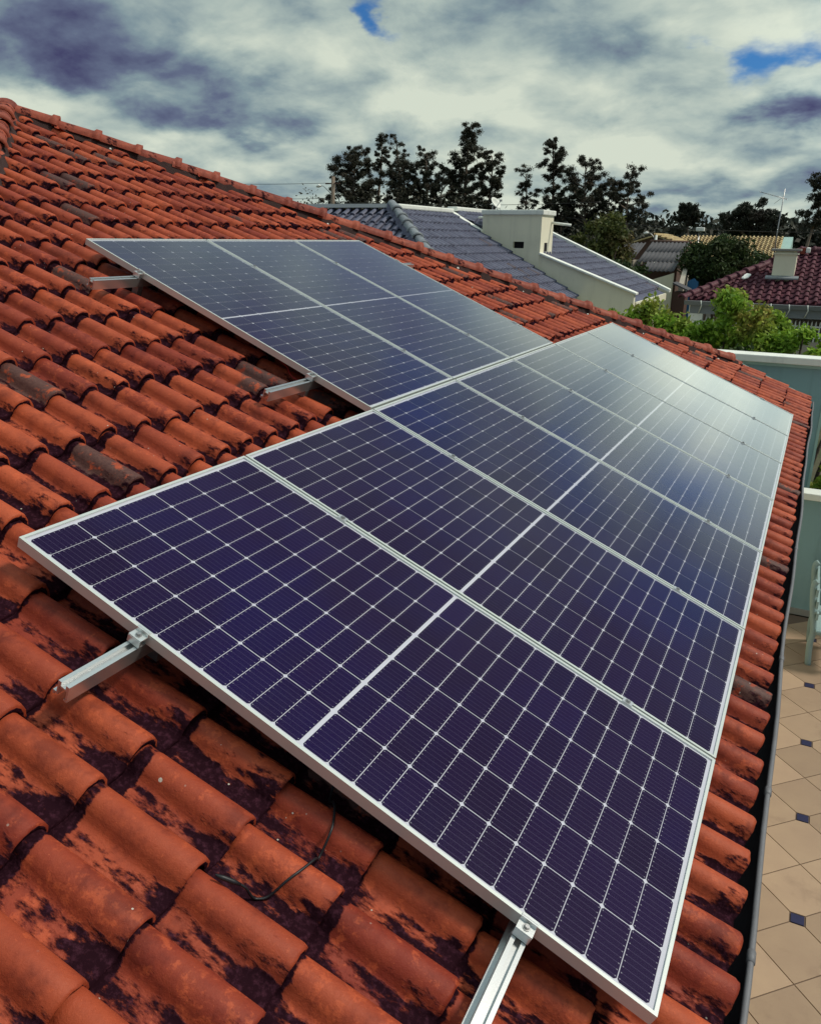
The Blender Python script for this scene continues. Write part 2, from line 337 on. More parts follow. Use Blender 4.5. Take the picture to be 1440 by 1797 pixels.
# diagonal patio tiles with small dark inserts
H = .30; g = .004
def clipped_tile(cut):
    pts = []
    for k, (a, bq) in enumerate([(1, 0), (0, 1), (-1, 0), (0, -1)]):
        c = Vector((a, bq, 0)) * (H - g * 1.4)
        if k in cut:
            nx = Vector((-bq, a, 0)); w = .050; pts += [c - Vector((a, bq, 0)) * w - nx * w, c - Vector((a, bq, 0)) * w + nx * w]
        else: pts.append(c)
    mb = MB(); mb.prism([p + Vector((0, 0, -.004)) for p in pts], (0, 0, .008)); return mb.mesh('tile', M['patio'])
tmeshes = {}
ins = MB(); s_ = .052; ins.prism([(s_, 0, -.004), (0, s_, -.004), (-s_, 0, -.004), (0, -s_, -.004)], (0, 0, .009))
X0, Y0 = 4.45, 3.87
def is_insert(i, j): return (i % 2 == 0) and ((j - (i % 4)) % 4 == 0)
insm = None
sq = MB(); q_ = .044; sq.prism([(-q_, -q_, -.004), (q_, -q_, -.004), (q_, q_, -.004), (-q_, q_, -.004)], (0, 0, .009)); insm = sq.mesh('insert', M['insert'])
for i in range(-3, 12):
    for j in range(-21, 18):
        x, y = X0 + i * H, Y0 + j * H
        if not (3.4 < x < 7.9 and -2.6 < y < 9.05): continue
        if x > 5.8 and (i + j) % 2: pass
        if (i + j) % 2:
            cut = tuple(k for k, (a, bq) in enumerate([(1, 0), (0, 1), (-1, 0), (0, -1)]) if is_insert(i + a, j + bq))
            if cut not in tmeshes: tmeshes[cut] = clipped_tile(cut)
            link('tile', tmeshes[cut], patio, Matrix.Translation((x, y, GZ)))
        elif is_insert(i, j): link('insert', insm, patio, Matrix.Translation((x, y, GZ)))

# ------------------------------------------------------------------ our house: the tiled roof

E_u, E_v, E_n = Vector((0, 1, 0)), Vector((ct, 0, -st)), Vector((st, 0, ct))
def RP(u, v, h=0.0): return E_u * u + E_v * v + E_n * h           # roof frame: h measured from the panels' top face
def frame_at(p, ex, ey, ez): return Matrix(((ex.x, ey.x, ez.x, p.x), (ex.y, ey.y, ez.y, p.y), (ex.z, ey.z, ez.z, p.z), (0, 0, 0, 1)))
PAN = -.168                                                      # channel level of the tiles below the panels' top face
APU, APV, SL = 3.95, -3.00, .883                                 # apex of the hipped face, du/dv of its hips
EAVE, VERGE = 4.37, 9.77
PITCH, COURSE = .1737, .309
PROF = [(-.125, -.004), (-.108, .001), (-.079, .0), (-.061, .003), (-.053, .014), (-.047, .032), (-.035, .049), (-.018, .0600), (.001, .063), (.020, .060), (.036, .048), (.047, .029), (.052, .009), (.053, .001)]
def tile_geo(pitch, length, jit=0.0, rows=(0, .5, .975, 1.0), prof=PROF, rng=random):
    """one roof tile, its lower lip at x=0, running up-slope to x=-length; y across, z out"""
    k = pitch / .1737; n = len(prof); vs = []; uv = []; fs = []
    for t in rows:
        sc = .80 + .20 * min(1, t * 1.15); lift = -.031 * (1 - t) - (.004 if t == 1.0 else 0)
        for i, (a, z) in enumerate(prof):
            w = rng.uniform(-1, 1) * jit
            vs.append((-length * k * (1 - t) + (w if t > .9 else 0), a * k * (sc if a > -.058 else 1), z * k * (.9 + .1 * t) + lift * k + w * .4)); uv.append((i / (n - 1), t))
    for r in range(len(rows) - 1):
        for i in range(n - 1): fs.append((r * n + i, (r + 1) * n + i, (r + 1) * n + i + 1, r * n + i + 1))
    b0 = len(vs); last = (len(rows) - 1) * n                     # thickness at the lip and along the covering edge
    for i, (a, z) in enumerate(prof): vs.append((-.005, a * k * .88, (z - .024) * k - .004)); uv.append((i / (n - 1), 1.6))
    for i in range(n - 1): fs.append((last + i, b0 + i, b0 + i + 1, last + i + 1))
    return vs, fs, uv
house = thing('house', (0, 3.5, GZ), 'house with weathered orange clay tile roof carrying the solar panels', 'house')
tile_vars = []
for k in range(10):
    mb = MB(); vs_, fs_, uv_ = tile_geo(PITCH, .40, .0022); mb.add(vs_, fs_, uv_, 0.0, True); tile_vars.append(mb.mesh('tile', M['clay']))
def hip_u(v, side): return APU + side * SL * (v - APV)
panels_uv = [(i * 1.059, (i + 1) * 1.059, 2.08, 4.15) for i in range(7)] + [(i * 1.059, (i + 1) * 1.059, 0.0, 2.07) for i in (2, 3, 4)]
def project(p):
    d = p - CAM; z = d.dot(RZ); return (720 + 1398.65 * d.dot(RX) / z, 898.5 + 1398.65 * d.dot(RY) / z, z)
def hidden(p):
    d = p - CAM; hc = CAM.dot(E_n); hp = p.dot(E_n); s = hc / (hc - hp)
    if not 0 < s < 1: return False
    q = CAM + d * s; u, v = q.dot(E_u), q.dot(E_v)
    return any(a + .02 < u < b - .02 and c + .02 < v < e - .02 for a, b, c, e in panels_uv)
cells_ = []
kmin, kmax = -30, 60
for j in range(-26, 6):
    v = 2.816 + j * COURSE
    if v > 4.40: continue
    for i in range(kmin, kmax):
        u = -.004 + i * PITCH
        vm = v - COURSE * .45
        lo, hi = hip_u(vm, -1) + .02, (min(hip_u(vm, 1) - .02, VERGE - .03) if vm < 3.15 else VERGE - .03)
        if lo < u < hi:
            c = RP(u, v - .15, PAN + .04); px, py, z = project(c)
            seen = z > .3 and -90 < px < 1530 and -90 < py < 1890
            vis = seen and not all(hidden(RP(u + du, v - dv, PAN + .05)) for du in (-.07, .07) for dv in (.0, .28))
            cells_.append((0 if vis else 1, z if z > 0 else 99, u, v))
cells_.sort()
rest = MB(); rng = random.Random(5)
for n_, (hid, z, u, v) in enumerate(cells_):
    cl4 = lambda sg, lim: max(-lim, min(lim, rng.gauss(0, sg)))
    p = RP(u + cl4(.0025, .0045), v + cl4(.009, .02), PAN + cl4(.0018, .003))
    m4 = frame_at(p, E_v, E_u, E_n) @ Matrix.Rotation(cl4(.007, .012), 4, 'Z') @ Matrix.Rotation(cl4(.016, .03), 4, 'X')
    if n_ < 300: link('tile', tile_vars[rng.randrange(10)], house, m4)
    else:
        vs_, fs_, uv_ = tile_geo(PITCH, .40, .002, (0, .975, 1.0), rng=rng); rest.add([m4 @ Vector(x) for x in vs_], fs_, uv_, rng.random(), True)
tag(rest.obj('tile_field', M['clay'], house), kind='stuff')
# the deck under the tiles, walls
dk = MB()
def face_pts(h): return [RP(APU, APV, h), RP(hip_u(4.30, -1), 4.30, h), RP(VERGE - .02, 4.30, h), RP(VERGE - .02, 3.30, h)]
dk.prism(face_pts(PAN - .035), -E_n * .06); dk.obj('roof_deck', M['deck'], house)
wl = MB(); wl.box(-9.3, 3.45, -2.2, 9.6, GZ, RP(0, 4.3, PAN - .2).z); wl.obj('wall', M['cream'], house)
# the other faces of the hipped roof
AP = RP(APU, APV, PAN); cl_ = RP(hip_u(4.37, -1), 4.37, PAN); zE = cl_.z
def side_face(sgn, ylim):
    """tiles of the face that falls towards sgn*Y"""
    ev = Vector((0, sgn * ct, -st)); en = Vector((0, sgn * st, ct)); ex = ev; ey = en.cross(ex)
    mb = MB(); rr = random.Random(3 + sgn); n = 0
    smax = (ylim - AP.y) * sgn / ct
    j = 0
    while True:
        s = .30 + j * COURSE; j += 1
        if s > smax + .05: break
        half = (s - COURSE * .45) * ct - .06
        i0 = int(half / PITCH)
        for i in range(-i0, i0 + 1):
            p = AP + ev * s + ey * (i * PITCH); m4 = frame_at(p, ex, ey, en) @ Matrix.Rotation(rr.gauss(0, .012), 4, 'Z')
            vs_, fs_, uv_ = tile_geo(PITCH, .40, .0, (0, 1.0), [PROF[q] for q in (0, 2, 4, 6, 8, 10, 11)], rr); mb.add([m4 @ Vector(x) for x in vs_], fs_, uv_, rr.random(), True)
    tag(mb.obj('tile_field', M['clay'], house), kind='stuff')
    d2 = MB(); w = smax * ct
    pts = [AP - en * .03, AP + ev * smax + ey * w - en * .03, AP + ev * smax - ey * w - en * .03]
    d2.prism(pts, -en * .05); d2.obj('roof_deck', M['deck'], house)
side_face(-1, cl_.y); side_face(1, VERGE - .02)
bk = MB(); bkp = [AP - Vector((0, 0, .03)), Vector((AP.x - 7.1, AP.y + 7.1, zE)), Vector((AP.x - 7.1, AP.y - 7.1, zE))]
bkp[1].y = min(bkp[1].y, VERGE - .02); bk.prism(bkp, (0, 0, -.06)); bk.obj('roof_deck', M['clay'], house)
# hip caps
def cap_geo(length, r0, r1, jit, rng):
    n = 9; vs = []; fs = []; uv = []
    rows = [(0, r0), (.80, r1 * .97), (.85, r1 * 1.0), (.885, r1 * 1.19), (1.0, r1 * 1.22)]
    for t, rr in rows:
        for i in range(n):
            a = math.pi * (i / (n - 1)); vs.append((length * t, math.cos(a) * rr, math.sin(a) * rr * .86 + rng.uniform(-1, 1) * jit)); uv.append((.5, t * .5))
    for r in range(len(rows) - 1):
        for i in range(n - 1): fs.append((r * n + i, r * n + i + 1, (r + 1) * n + i + 1, (r + 1) * n + i))
    b0 = len(vs)
    for i in range(n):
        a = math.pi * (i / (n - 1)); vs.append((length, math.cos(a) * r1 * .98, math.sin(a) * r1 * .70)); uv.append((.5, .9))
    for i in range(n - 1): fs.append((len(rows) * n - n + i, len(rows) * n - n + i + 1, b0 + i + 1, b0 + i))
    return vs, fs, uv
cap_vars = []
for k in range(6):
    mb = MB(); vs_, fs_, uv_ = cap_geo(.44, .078, .088, .003, rng); mb.add(vs_, fs_, uv_, 0, True); cap_vars.append(mb.mesh('ridge_tile', M['cap']))
def hip_caps(P0, P1, step, name='ridge_tile', vars_=cap_vars, mort=M['mortar'], parent=None, w=.088, hgt=.05):
    d = (P1 - P0); L = d.length; d.normalize(); side = d.cross(Vector((0, 0, 1))).normalized(); up = side.cross(d)
    n = int(L / step)
    for k in range(n, -1, -1):
        p = P0 + d * (k * step) + up * (.012 + rng.gauss(0, .004)) + side * rng.gauss(0, .006)
        if (p - P0).length + .3 > L + .1: continue
        tilt = Matrix.Rotation(-.02 + rng.gauss(0, .012), 4, 'Y') @ Matrix.Rotation(rng.gauss(0, .02), 4, 'Z')
        link(name, vars_[rng.randrange(len(vars_))], parent, frame_at(p, d, -side, up) @ tilt)
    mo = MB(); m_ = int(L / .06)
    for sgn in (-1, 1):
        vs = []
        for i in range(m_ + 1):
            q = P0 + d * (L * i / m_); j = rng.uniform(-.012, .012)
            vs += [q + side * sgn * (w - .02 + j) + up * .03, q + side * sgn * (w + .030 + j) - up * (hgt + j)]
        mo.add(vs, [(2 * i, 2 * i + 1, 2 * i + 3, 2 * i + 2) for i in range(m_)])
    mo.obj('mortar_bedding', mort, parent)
HB = PAN + .032
hip_caps(RP(APU, APV, HB), RP(hip_u(3.34, 1), 3.34, HB), .36, parent=house)
hip_caps(RP(APU, APV, HB), RP(hip_u(4.3, -1), 4.3, HB), .36, parent=house)
ap = MB(); 
for i in range(5):
    for k in range(12):
        pass
vs = []; fs = []
for i in range(6):
    a = i / 5 * math.pi / 2; rr = .115 * math.cos(a); hh = .085 * math.sin(a)
    for k in range(12): t = 2 * math.pi * k / 12; vs.append(RP(APU, APV, HB + .02) + Vector((rr * math.cos(t), rr * math.sin(t), hh)))
for i in range(5):
    for k in range(12): fs.append((i * 12 + k, i * 12 + (k + 1) % 12, (i + 1) * 12 + (k + 1) % 12, (i + 1) * 12 + k))
ap = MB(); ap.add(vs, fs, None, .3, True); ap.obj('apex_cap', M['cap'], house)
# small pale mortar dabs and lichen rosettes on the caps
for k, s in enumerate((.9, 1.7, 3.0, 3.9, 4.45, 5.3, 6.1, 6.9, 7.6, 8.1)):
    d = (RP(hip_u(3.34, 1), 3.34, HB) - RP(APU, APV, HB)).normalized(); q = RP(APU, APV, HB) + d * s
    side = d.cross(Vector((0, 0, 1))).normalized()
    for e in range(rng.choice((1, 2, 2, 3))):
        mb = MB()
        c = q + side * (.092 + rng.uniform(-.012, .01)) + d * (e * .05 + rng.uniform(-.02, .02)) - Vector((0, 0, rng.uniform(.02, .05))); r_ = rng.uniform(.012, .022)
        vv = [c + Vector((r_ * math.cos(a) * math.cos(b_), r_ * math.sin(a) * math.cos(b_), r_ * .8 * math.sin(b_))) for b_ in (-1.2, -.4, .4, 1.2) for a in [i * math.pi / 3 + rng.uniform(-.2, .2) for i in range(6)]]
        mb.add(vv, [(r * 6 + i, r * 6 + (i + 1) % 6, r * 6 + 6 + (i + 1) % 6, r * 6 + 6 + i) for r in range(3) for i in range(6)] + [(5, 4, 3, 2, 1, 0), (18, 19, 20, 21, 22, 23)], smooth=True)
        mb.obj('mortar_dab', M['white'], house)
# gutter: open trough with a rolled outer lip and joint collars
gz0 = RP(0, 4.37, PAN - .055); gx = gz0.x
gm = MB(); prof = [(-.10, .04), (-.10, -.03), (-.085, -.06), (-.01, -.075), (.045, -.06), (.062, -.02), (.064, .02)]
L0, L1 = hip_u(4.37, -1) + .1, VERGE + .05
ny = 30; vs = []
for j in range(ny + 1):
    y = L0 + (L1 - L0) * j / ny; w = .006 * math.sin(y * 1.7) + .004 * math.sin(y * 4.1)
    vs += [(gx + a + w, y, gz0.z + z) for a, z in prof]
n = len(prof); gm.add(vs, [(j * n + i, j * n + i + 1, (j + 1) * n + i + 1, (j + 1) * n + i) for j in range(ny) for i in range(n - 1)], smooth=True)
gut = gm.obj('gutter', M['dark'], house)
lp = MB(); lp.tube([(gx + .064 + .006 * math.sin(y * 1.7) + .004 * math.sin(y * 4.1), y, gz0.z + .022) for y in np.linspace(L0, L1, 60)], .0095, 8); lp.obj('gutter_lip', M['zinc'], house)
for y in (.55, 1.35, 2.45, 4.1, 5.9, 7.6, 9.3):
    cb = MB(); w = .006 * math.sin(y * 1.7) + .004 * math.sin(y * 4.1); cb.tube([(gx + .064 + w, y - .022, gz0.z + .022), (gx + .064 + w, y + .022, gz0.z + .022)], .0125, 8); cb.obj('gutter_joint', M['zinc'], house)
fa = MB(); fa.box(gx - .145, gx - .105, L0, VERGE - .05, gz0.z - .14, gz0.z + .02); fa.obj('fascia', M['brown'], house)
vb = MB(); pv = [RP(VERGE + .012, 3.16, PAN - .09), RP(VERGE + .012, 4.33, PAN - .09), RP(VERGE + .012, 4.33, PAN + .03), RP(VERGE + .012, 3.16, PAN + .03)]
vb.prism(pv, (0, .018, 0)); vb.obj('verge_board', M['teal_l'], house)

# ------------------------------------------------------------------ solar panels
PU, PV_ = 1.049, 2.066                       # panel width along the row, length down the slope
def box_mesh(name, mat, *dims): return MB().box(*dims).mesh(name, mat)
FW, FH = .0098, .035
fr = MB(); hx, hy = PV_ / 2, PU / 2          # local x = down-slope, y = along the row, z = out, top face at z=0
fr.box(-hx, hx, -hy, -hy + FW, -FH, 0); fr.box(-hx, hx, hy - FW, hy, -FH, 0)
fr.box(-hx, -hx + FW, -hy + FW, hy - FW, -FH, 0); fr.box(hx - FW, hx, -hy + FW, hy - FW, -FH, 0)
frame_me = fr.mesh('frame', M['frame'])
sheet_me = box_mesh('backsheet', M['backsheet'], -hx + FW, hx - FW, -hy + FW, hy - FW, -.012, -.0062)
gl = MB(); gl.add([(-hx + FW, -hy + FW, -.0032), (hx - FW, -hy + FW, -.0032), (hx - FW, hy - FW, -.0032), (-hx + FW, hy - FW, -.0032)], [(0, 1, 2, 3)])
glass_me = gl.mesh('glass', M['glass'])
cu = (PU - 2 * FW - .016) / 6; cv = (PV_ - 2 * FW - .024 - .011) / 24
CU, CV = cu - .0040, cv - .0026; ch = .0060
a, b_ = CV / 2, CU / 2
cm = MB(); cm.prism([(a - ch, -b_, -.0058), (a, -b_ + ch, -.0058), (a, b_ - ch, -.0058), (a - ch, b_, -.0058), (-a + ch, b_, -.0058), (-a, b_ - ch, -.0058), (-a, -b_ + ch, -.0058), (-a + ch, -b_, -.0058)], (0, 0, .0008))
cell_me = cm.mesh('cell', M['cell'])
labels = ['nearest solar panel, dark purple, with two bare rail ends sticking out of its near edge', 'second solar panel from the near end of the lower row by the gutter',
          'third solar panel in the lower row, touching the near panel of the upper row', 'middle panel, fourth of seven in the lower row of solar panels',
          'fifth panel of the lower row, reflecting a blue patch of sky', 'sixth panel of the lower row, next to the farthest one, pale with sky glare',
          'farthest solar panel of the lower row, nearly white with glare by the verge', 'nearest of the three upper row panels, beside bare tiles and two rail ends',
          'middle one of the three upper row solar panels', 'farthest of the three upper row solar panels, next to the hip']
for n_, (u0, u1, v0, v1) in enumerate(panels_uv):
    c = RP((u0 + u1) / 2, (v0 + v1) / 2, 0)
    m4 = frame_at(c, E_v, E_u, E_n)
    e = bpy.data.objects.new('solar_panel', None); col.objects.link(e); e.matrix_basis = m4; e.empty_display_size = .2
    tag(e, labels[n_], 'solar panel', 'solar panels on the tiled roof')
    for nm, me in (('frame', frame_me), ('backsheet', sheet_me), ('glass', glass_me)):
        o = bpy.data.objects.new(nm, me); col.objects.link(o); o.parent = e
    for i in range(24):
        for j in range(6):
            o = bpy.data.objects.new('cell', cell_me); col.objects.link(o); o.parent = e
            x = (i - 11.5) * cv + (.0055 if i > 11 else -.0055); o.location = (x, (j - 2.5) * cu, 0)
# rails under the panels, their clamps and hooks
rail_prof = [(-.019, 0), (-.019, -.007), (-.012, -.007), (-.012, -.004), (-.007, -.004), (-.007, -.016), (.007, -.016), (.007, -.004), (.012, -.004), (.012, -.007), (.0155, -.007), (.0155, 0), (.019, 0), (.019, -.052), (-.019, -.052), (-.026, -.052), (-.026, -.044), (-.019, -.044)]
rail_prof = [(-.019, 0), (-.008, 0), (-.008, -.013), (.008, -.013), (.008, 0), (.019, 0), (.019, -.052), (.008, -.052), (.008, -.046), (.013, -.046), (.013, -.018), (-.013, -.018), (-.013, -.046), (-.024, -.046), (-.024, -.052), (-.030, -.052), (-.030, -.040), (-.019, -.040)]
def clamp(parent, v, u, sgn, mid=False):
    m4 = frame_at(RP(u, v, 0), E_v, E_u, E_n)
    cb = MB()
    if mid: cb.box(-.018, .018, -.014, .014, .0005, .003, m4)
    else:
        cb.box(-.022, .022, min(0, sgn * .032), max(0, sgn * .032), -.012, -.008, m4); cb.box(-.022, .022, min(-sgn * .008, 0), max(-sgn * .008, 0), .0005, .004, m4)
        cb.box(-.022, .022, min(sgn * .0008, sgn * .005), max(sgn * .0008, sgn * .005), -.008, .004, m4); cb.box(-.022, .022, min(sgn * .028, sgn * .033), max(sgn * .028, sgn * .033), -.034, -.012, m4)
    c = cb.obj('mid_clamp' if mid else 'end_clamp', M['alu'], parent)
    bt = MB(); k = [RP(u, v, 0) + E_u * (sgn * .017 if not mid else 0) + E_n * h for h in ((.0042, .0095) if mid else (-.008, .000))]
    bt.tube(k, .0065, 6, True, False); bt.tube([k[0], k[0] + E_n * .0022], .010, 10, True, False); bt.obj('bolt', M['steel'], c)
def rail(v, ua, ub, ue0, ue1, joints, label):
    mb = MB(); base = RP(ua, v, -FH - .0008); d = E_u * (ub - ua)
    rt = thing('mounting_rail', base, label, 'rail', 'aluminium mounting rails')
    mb.prism([base + E_v * a + E_n * z for a, z in rail_prof], d); mb.obj('rail', M['rail'], rt)
    clamp(rt, v, ue0, -1); clamp(rt, v, ue1, 1)
    for u in joints: clamp(rt, v, u, 1, True)
    u = ua + .35
    while u < ub:                                # tile hooks
        hk = MB(); hk.box(-.02, .02, -.018, .018, PAN + .02, -FH - .054, frame_at(RP(u, v, 0), E_v, E_u, E_n)); hk.obj('hook', M['steel'], rt); u += 1.2
L7 = 7 * 1.059
ju = [i * 1.059 for i in range(1, 7)]
rail(2.577, -.255, L7 + .16, .007, L7 - .007, ju, 'upper rail of the lower panel row, bare end over the tiles at left')
rail(3.815, -.40, L7 + .16, .007, L7 - .007, ju, 'lowest rail, its bare end reaching towards the bottom edge of the picture')
rail(.440, 1.775, 5.62, 2.125, 5.288, [3.177, 4.236], 'topmost rail with a bare end beside the upper row corner')
rail(1.688, 1.735, 5.47, 2.125, 5.288, [3.177, 4.236], 'second rail of the upper row, bare end beside a thin red wire')
# cables
def rp_px(lst, h): return [RP(u, v, PAN + hh) for u, v, hh in lst]
def smooth_path(pts, n=6):
    pts = [Vector(p) for p in pts]; out = []
    for i in range(len(pts) - 1):
        p0, p1, p2, p3 = pts[max(i - 1, 0)], pts[i], pts[i + 1], pts[min(i + 2, len(pts) - 1)]
        for k in range(n):
            t = k / n; out.append(.5 * ((2 * p1) + (p2 - p0) * t + (2 * p0 - 5 * p1 + 4 * p2 - p3) * t * t + (3 * p1 - p0 - 3 * p2 + p3) * t ** 3))
    return out + [pts[-1]]
def tile_top(u, v):
    s = (u + .004 + .118) % PITCH - .118; z = float(np.interp(s, [a for a, _ in PROF], [z for _, z in PROF]))
    k = (2.816 - v) % COURSE / .40
    return z - .031 * k
def lay(pts, r, n=10):
    q = smooth_path([Vector((u, v, 0)) for u, v in pts], n); h = [max(tile_top(p.x + a, p.y + b) for a in (-.012, 0, .012) for b in (-.01, .01)) for p in q]
    h = [max(h[max(0, i - 1):i + 2]) for i in range(len(h))]; h = [sum(h[max(0, i - 2):i + 3]) / len(h[max(0, i - 2):i + 3]) for i in range(len(h))]
    return [RP(p.x, p.y, PAN + z + r + .001) for p, z in zip(q, h)]
cb = MB(); pts = [(-.318, 3.201, .035), (-.292, 3.243, .050), (-.258, 3.284, .020), (-.201, 3.310, .066), (-.118, 3.321, .040), (-.044, 3.306, .016), (.020, 3.274, .066), (.058, 3.249, .062), (.16, 3.20, .075)]
path = lay([p[:2] for p in pts], .0034); cb.tube(path, .0034, 7); c0 = path[0].copy()
cab = thing('black_cable', c0, 'loose black cable with a plug looping over the tiles from under the panels', 'cable'); cb.obj('wire', M['black'], cab)
pg = MB(); d = (path[6] - path[0]).normalized(); pg.tube([c0 - d * .035, c0 - d * .015, c0 + d * .01, c0 + d * .03], [.003, .0062, .0062, .0036], 8); pg.obj('plug', M['black'], cab)
cb = MB(); pts = [(2.30, 1.30, .07), (2.245, 1.414, .075), (2.20, 1.485, .085), (2.165, 1.545, .07), (2.172, 1.63, .07), (2.21, 1.676, .075), (2.28, 1.713, .08), (2.4, 1.76, .08)]
cb.tube(smooth_path(rp_px(pts, 0)), .0035, 6); tag(cb.obj('red_wire', M['red']), 'thin red wire hanging out under the upper panels beside a rail end', 'wire')

# ------------------------------------------------------------------ generic tiled faces for the neighbours
S8 = [PROF[q] for q in (0, 2, 4, 6, 7, 9, 10, 11)]
def tiled_face(parent, P0, ev, ey, inside, srange, trange, pitch, course, mat, parts=lambda p: False, prof=S8, seed=1, limit=290):
    """tiles on a plane: s down the slope along ev, t across along ey; inside(p) keeps a tile, parts(p) makes it an object of its own"""
    en = ev.cross(ey)
    if en.z < 0: ey = -ey; en = ev.cross(ey); trange = (-trange[1], -trange[0])
    rr = random.Random(seed); k = pitch / .1737; jm = MB(); proto = []; cnt = 0
    for q in range(4):
        mb = MB(); vs_, fs_, uv_ = tile_geo(pitch, course * 1.25 / k, .001, (0, .96, 1.0), prof, rr); mb.add(vs_, fs_, uv_, 0, True); proto.append((vs_, fs_, uv_, mb))
    meshes = [q[3].mesh('tile', mat) for q in proto]
    s = srange[0] + course
    while s <= srange[1] + 1e-3:
        t = trange[0] + pitch / 2
        while t < trange[1]:
            p = P0 + ev * s + ey * t
            if inside(P0 + ev * (s - course * .5) + ey * t):
                m4 = frame_at(p + en * rr.gauss(0, .002), ev, ey, en) @ Matrix.Rotation(rr.gauss(0, .008), 4, 'Z')
                q = rr.randrange(4)
                if parts(p) and cnt < limit: link('tile', meshes[q], parent, m4); cnt += 1
                else: jm.add([m4 @ Vector(x) for x in proto[q][0]], proto[q][1], proto[q][2], rr.random(), True)
            t += pitch
        s += course
    if jm.v: tag(jm.obj('tile_field', mat, parent), kind='stuff')
def caps_for(mat, r):
    out = []
    for k in range(3):
        mb = MB(); vs_, fs_, uv_ = cap_geo(.46 * r / .098, r * .87, r, .001, rng); mb.add(vs_, fs_, uv_, 0, True); out.append(mb.mesh('ridge_tile', mat))
    return out
def copings(parent, pts, y0, y1, th, mat, name='coping'):
    """a sloping slab along the points (x,z), from y0 to y1"""
    for (xa, za), (xb, zb) in zip(pts[:-1], pts[1:]):
        mb = MB(); mb.prism([(xa, y0, za), (xb, y0, zb), (xb, y0, zb + th), (xa, y0, za + th)], (0, y1 - y0, 0)); bevel(mb.obj(name, mat, parent), .012)

# ------------------------------------------------------------------ grey-roofed neighbour with cream parapet
gh = thing('neighbour_house', (-6, 18, GZ), 'house with dark grey tile roofs divided by a cream parapet wall', 'house')
TG = R(29); A = Vector((-5.87, 17, .70)); ev1 = Vector((math.cos(TG), 0, -math.sin(TG))); ev2 = Vector((0, -math.cos(TG), -math.sin(TG)))
PX, PY = Vector((1, 0, 0)), Vector((0, 1, 0))
tiled_face(gh, A, ev1, PY, lambda p: p.y > 17 - (p.x + 5.87) + .05 and p.y < 20.46 and p.x < -2.05, (0, 4.45), (-4.5, 3.6), .25, .37, M['grey_tile'], seed=4)
tiled_face(gh, A, ev2, PX, lambda p: p.x < -5.87 + (17 - p.y) - .05, (0.06, 4.4), (-6.0, 4.2), .25, .37, M['grey_tile'], parts=lambda p: p.z > -.45 and p.x > -9.5, seed=6)
M['grey_cap'] = clay('grey_cap', (.26, .29, .31), (.19, .21, .24), (.06, .06, .07), .3, .0, False)
gcaps = caps_for(M['grey_cap'], .115)
hip_caps(A + Vector((0, 0, .09)), A + Vector((3.6, -3.6, .09 - 3.6 * math.tan(TG))), .42, parent=gh, vars_=gcaps, mort=M['grey_tile'], w=.13, hgt=.1)
rb = MB(); rb.prism([A + Vector((-6, -.16, .0)), A + Vector((-6, -.10, .09)), A + Vector((-6, .10, .09)), A + Vector((-6, .16, .0))], (6.0, 0, 0)); rb.obj('ridge_capping', M['lead'], gh)
rb = MB(); rb.box(-6.02, -5.72, 17.15, 20.5, .68, .80); bevel(rb.obj('ridge_capping', M['white'], gh), .03)
for pts, dd in (([A, A + ev1 * 4.3 + PY * -3.75, A + ev1 * 4.3 + PY * 3.5, A + PY * 3.5], Vector((0, 0, -.10))), ([A, A + ev2 * 4.3 + PX * 3.75, A + ev2 * 4.3 - PX * 6, A - PX * 6], Vector((0, 0, -.10))),
                ([A, A - PX * 6, A + Vector((-6, 3.5, -1.9)), A + Vector((0, 3.5, 0))], Vector((0, 0, -.08)))):
    mb = MB(); mb.prism([p - Vector((0, 0, .03)) for p in pts], dd); mb.obj('roof_deck', M['grey_tile'], gh)
wl = MB(); wl.box(-11.5, -2.6, 13.8, 20.45, GZ, -1.6); wl.box(-9.5, -.75, 20.72, 25.2, GZ, -1.66); wl.obj('wall', M['cream'], gh)
# second roof beyond the parapet
A2 = Vector((-5.87, 20.72, .76)); T2 = math.atan2(.76 + 1.50, 5.37); ev3 = Vector((math.cos(T2), 0, -math.sin(T2)))
tiled_face(gh, A2, ev3, PY, lambda p: True, (0, 5.85), (0.02, 4.5), .25, .37, M['grey_tile'], seed=8)
mb = MB(); mb.prism([A2 - PX * .1 - Vector((0, 0, .03)), A2 + ev3 * 5.8 - Vector((0, 0, .03)), A2 + ev3 * 5.8 + PY * 4.5 - Vector((0, 0, .03)), A2 - PX * .1 + PY * 4.5 - Vector((0, 0, .03))], (0, 0, -.1)); mb.obj('roof_deck', M['grey_tile'], gh)
mb = MB(); mb.prism([A2 - Vector((0, 0, .03)), A2 + PY * 4.5 - Vector((0, 0, .03)), A2 + Vector((-4, 4.5, -1.7)), A2 + Vector((-4, 0, -1.7))], (0, 0, -.1)); mb.obj('roof_deck', M['grey_tile'], gh)
rb = MB(); rb.box(-6.05, -5.72, 20.7, 25.3, .74, .86); bevel(rb.obj('ridge_capping', M['white'], gh), .03)
copings(gh, [(-5.87, .80), (-.40, -1.50)], 25.22, 25.5, .10, M['white'], 'verge_coping')
fb = MB(); fb.box(-.56, -.48, 20.70, 25.2, -1.72, -1.52); fb.obj('fascia', M['cream'], gh)
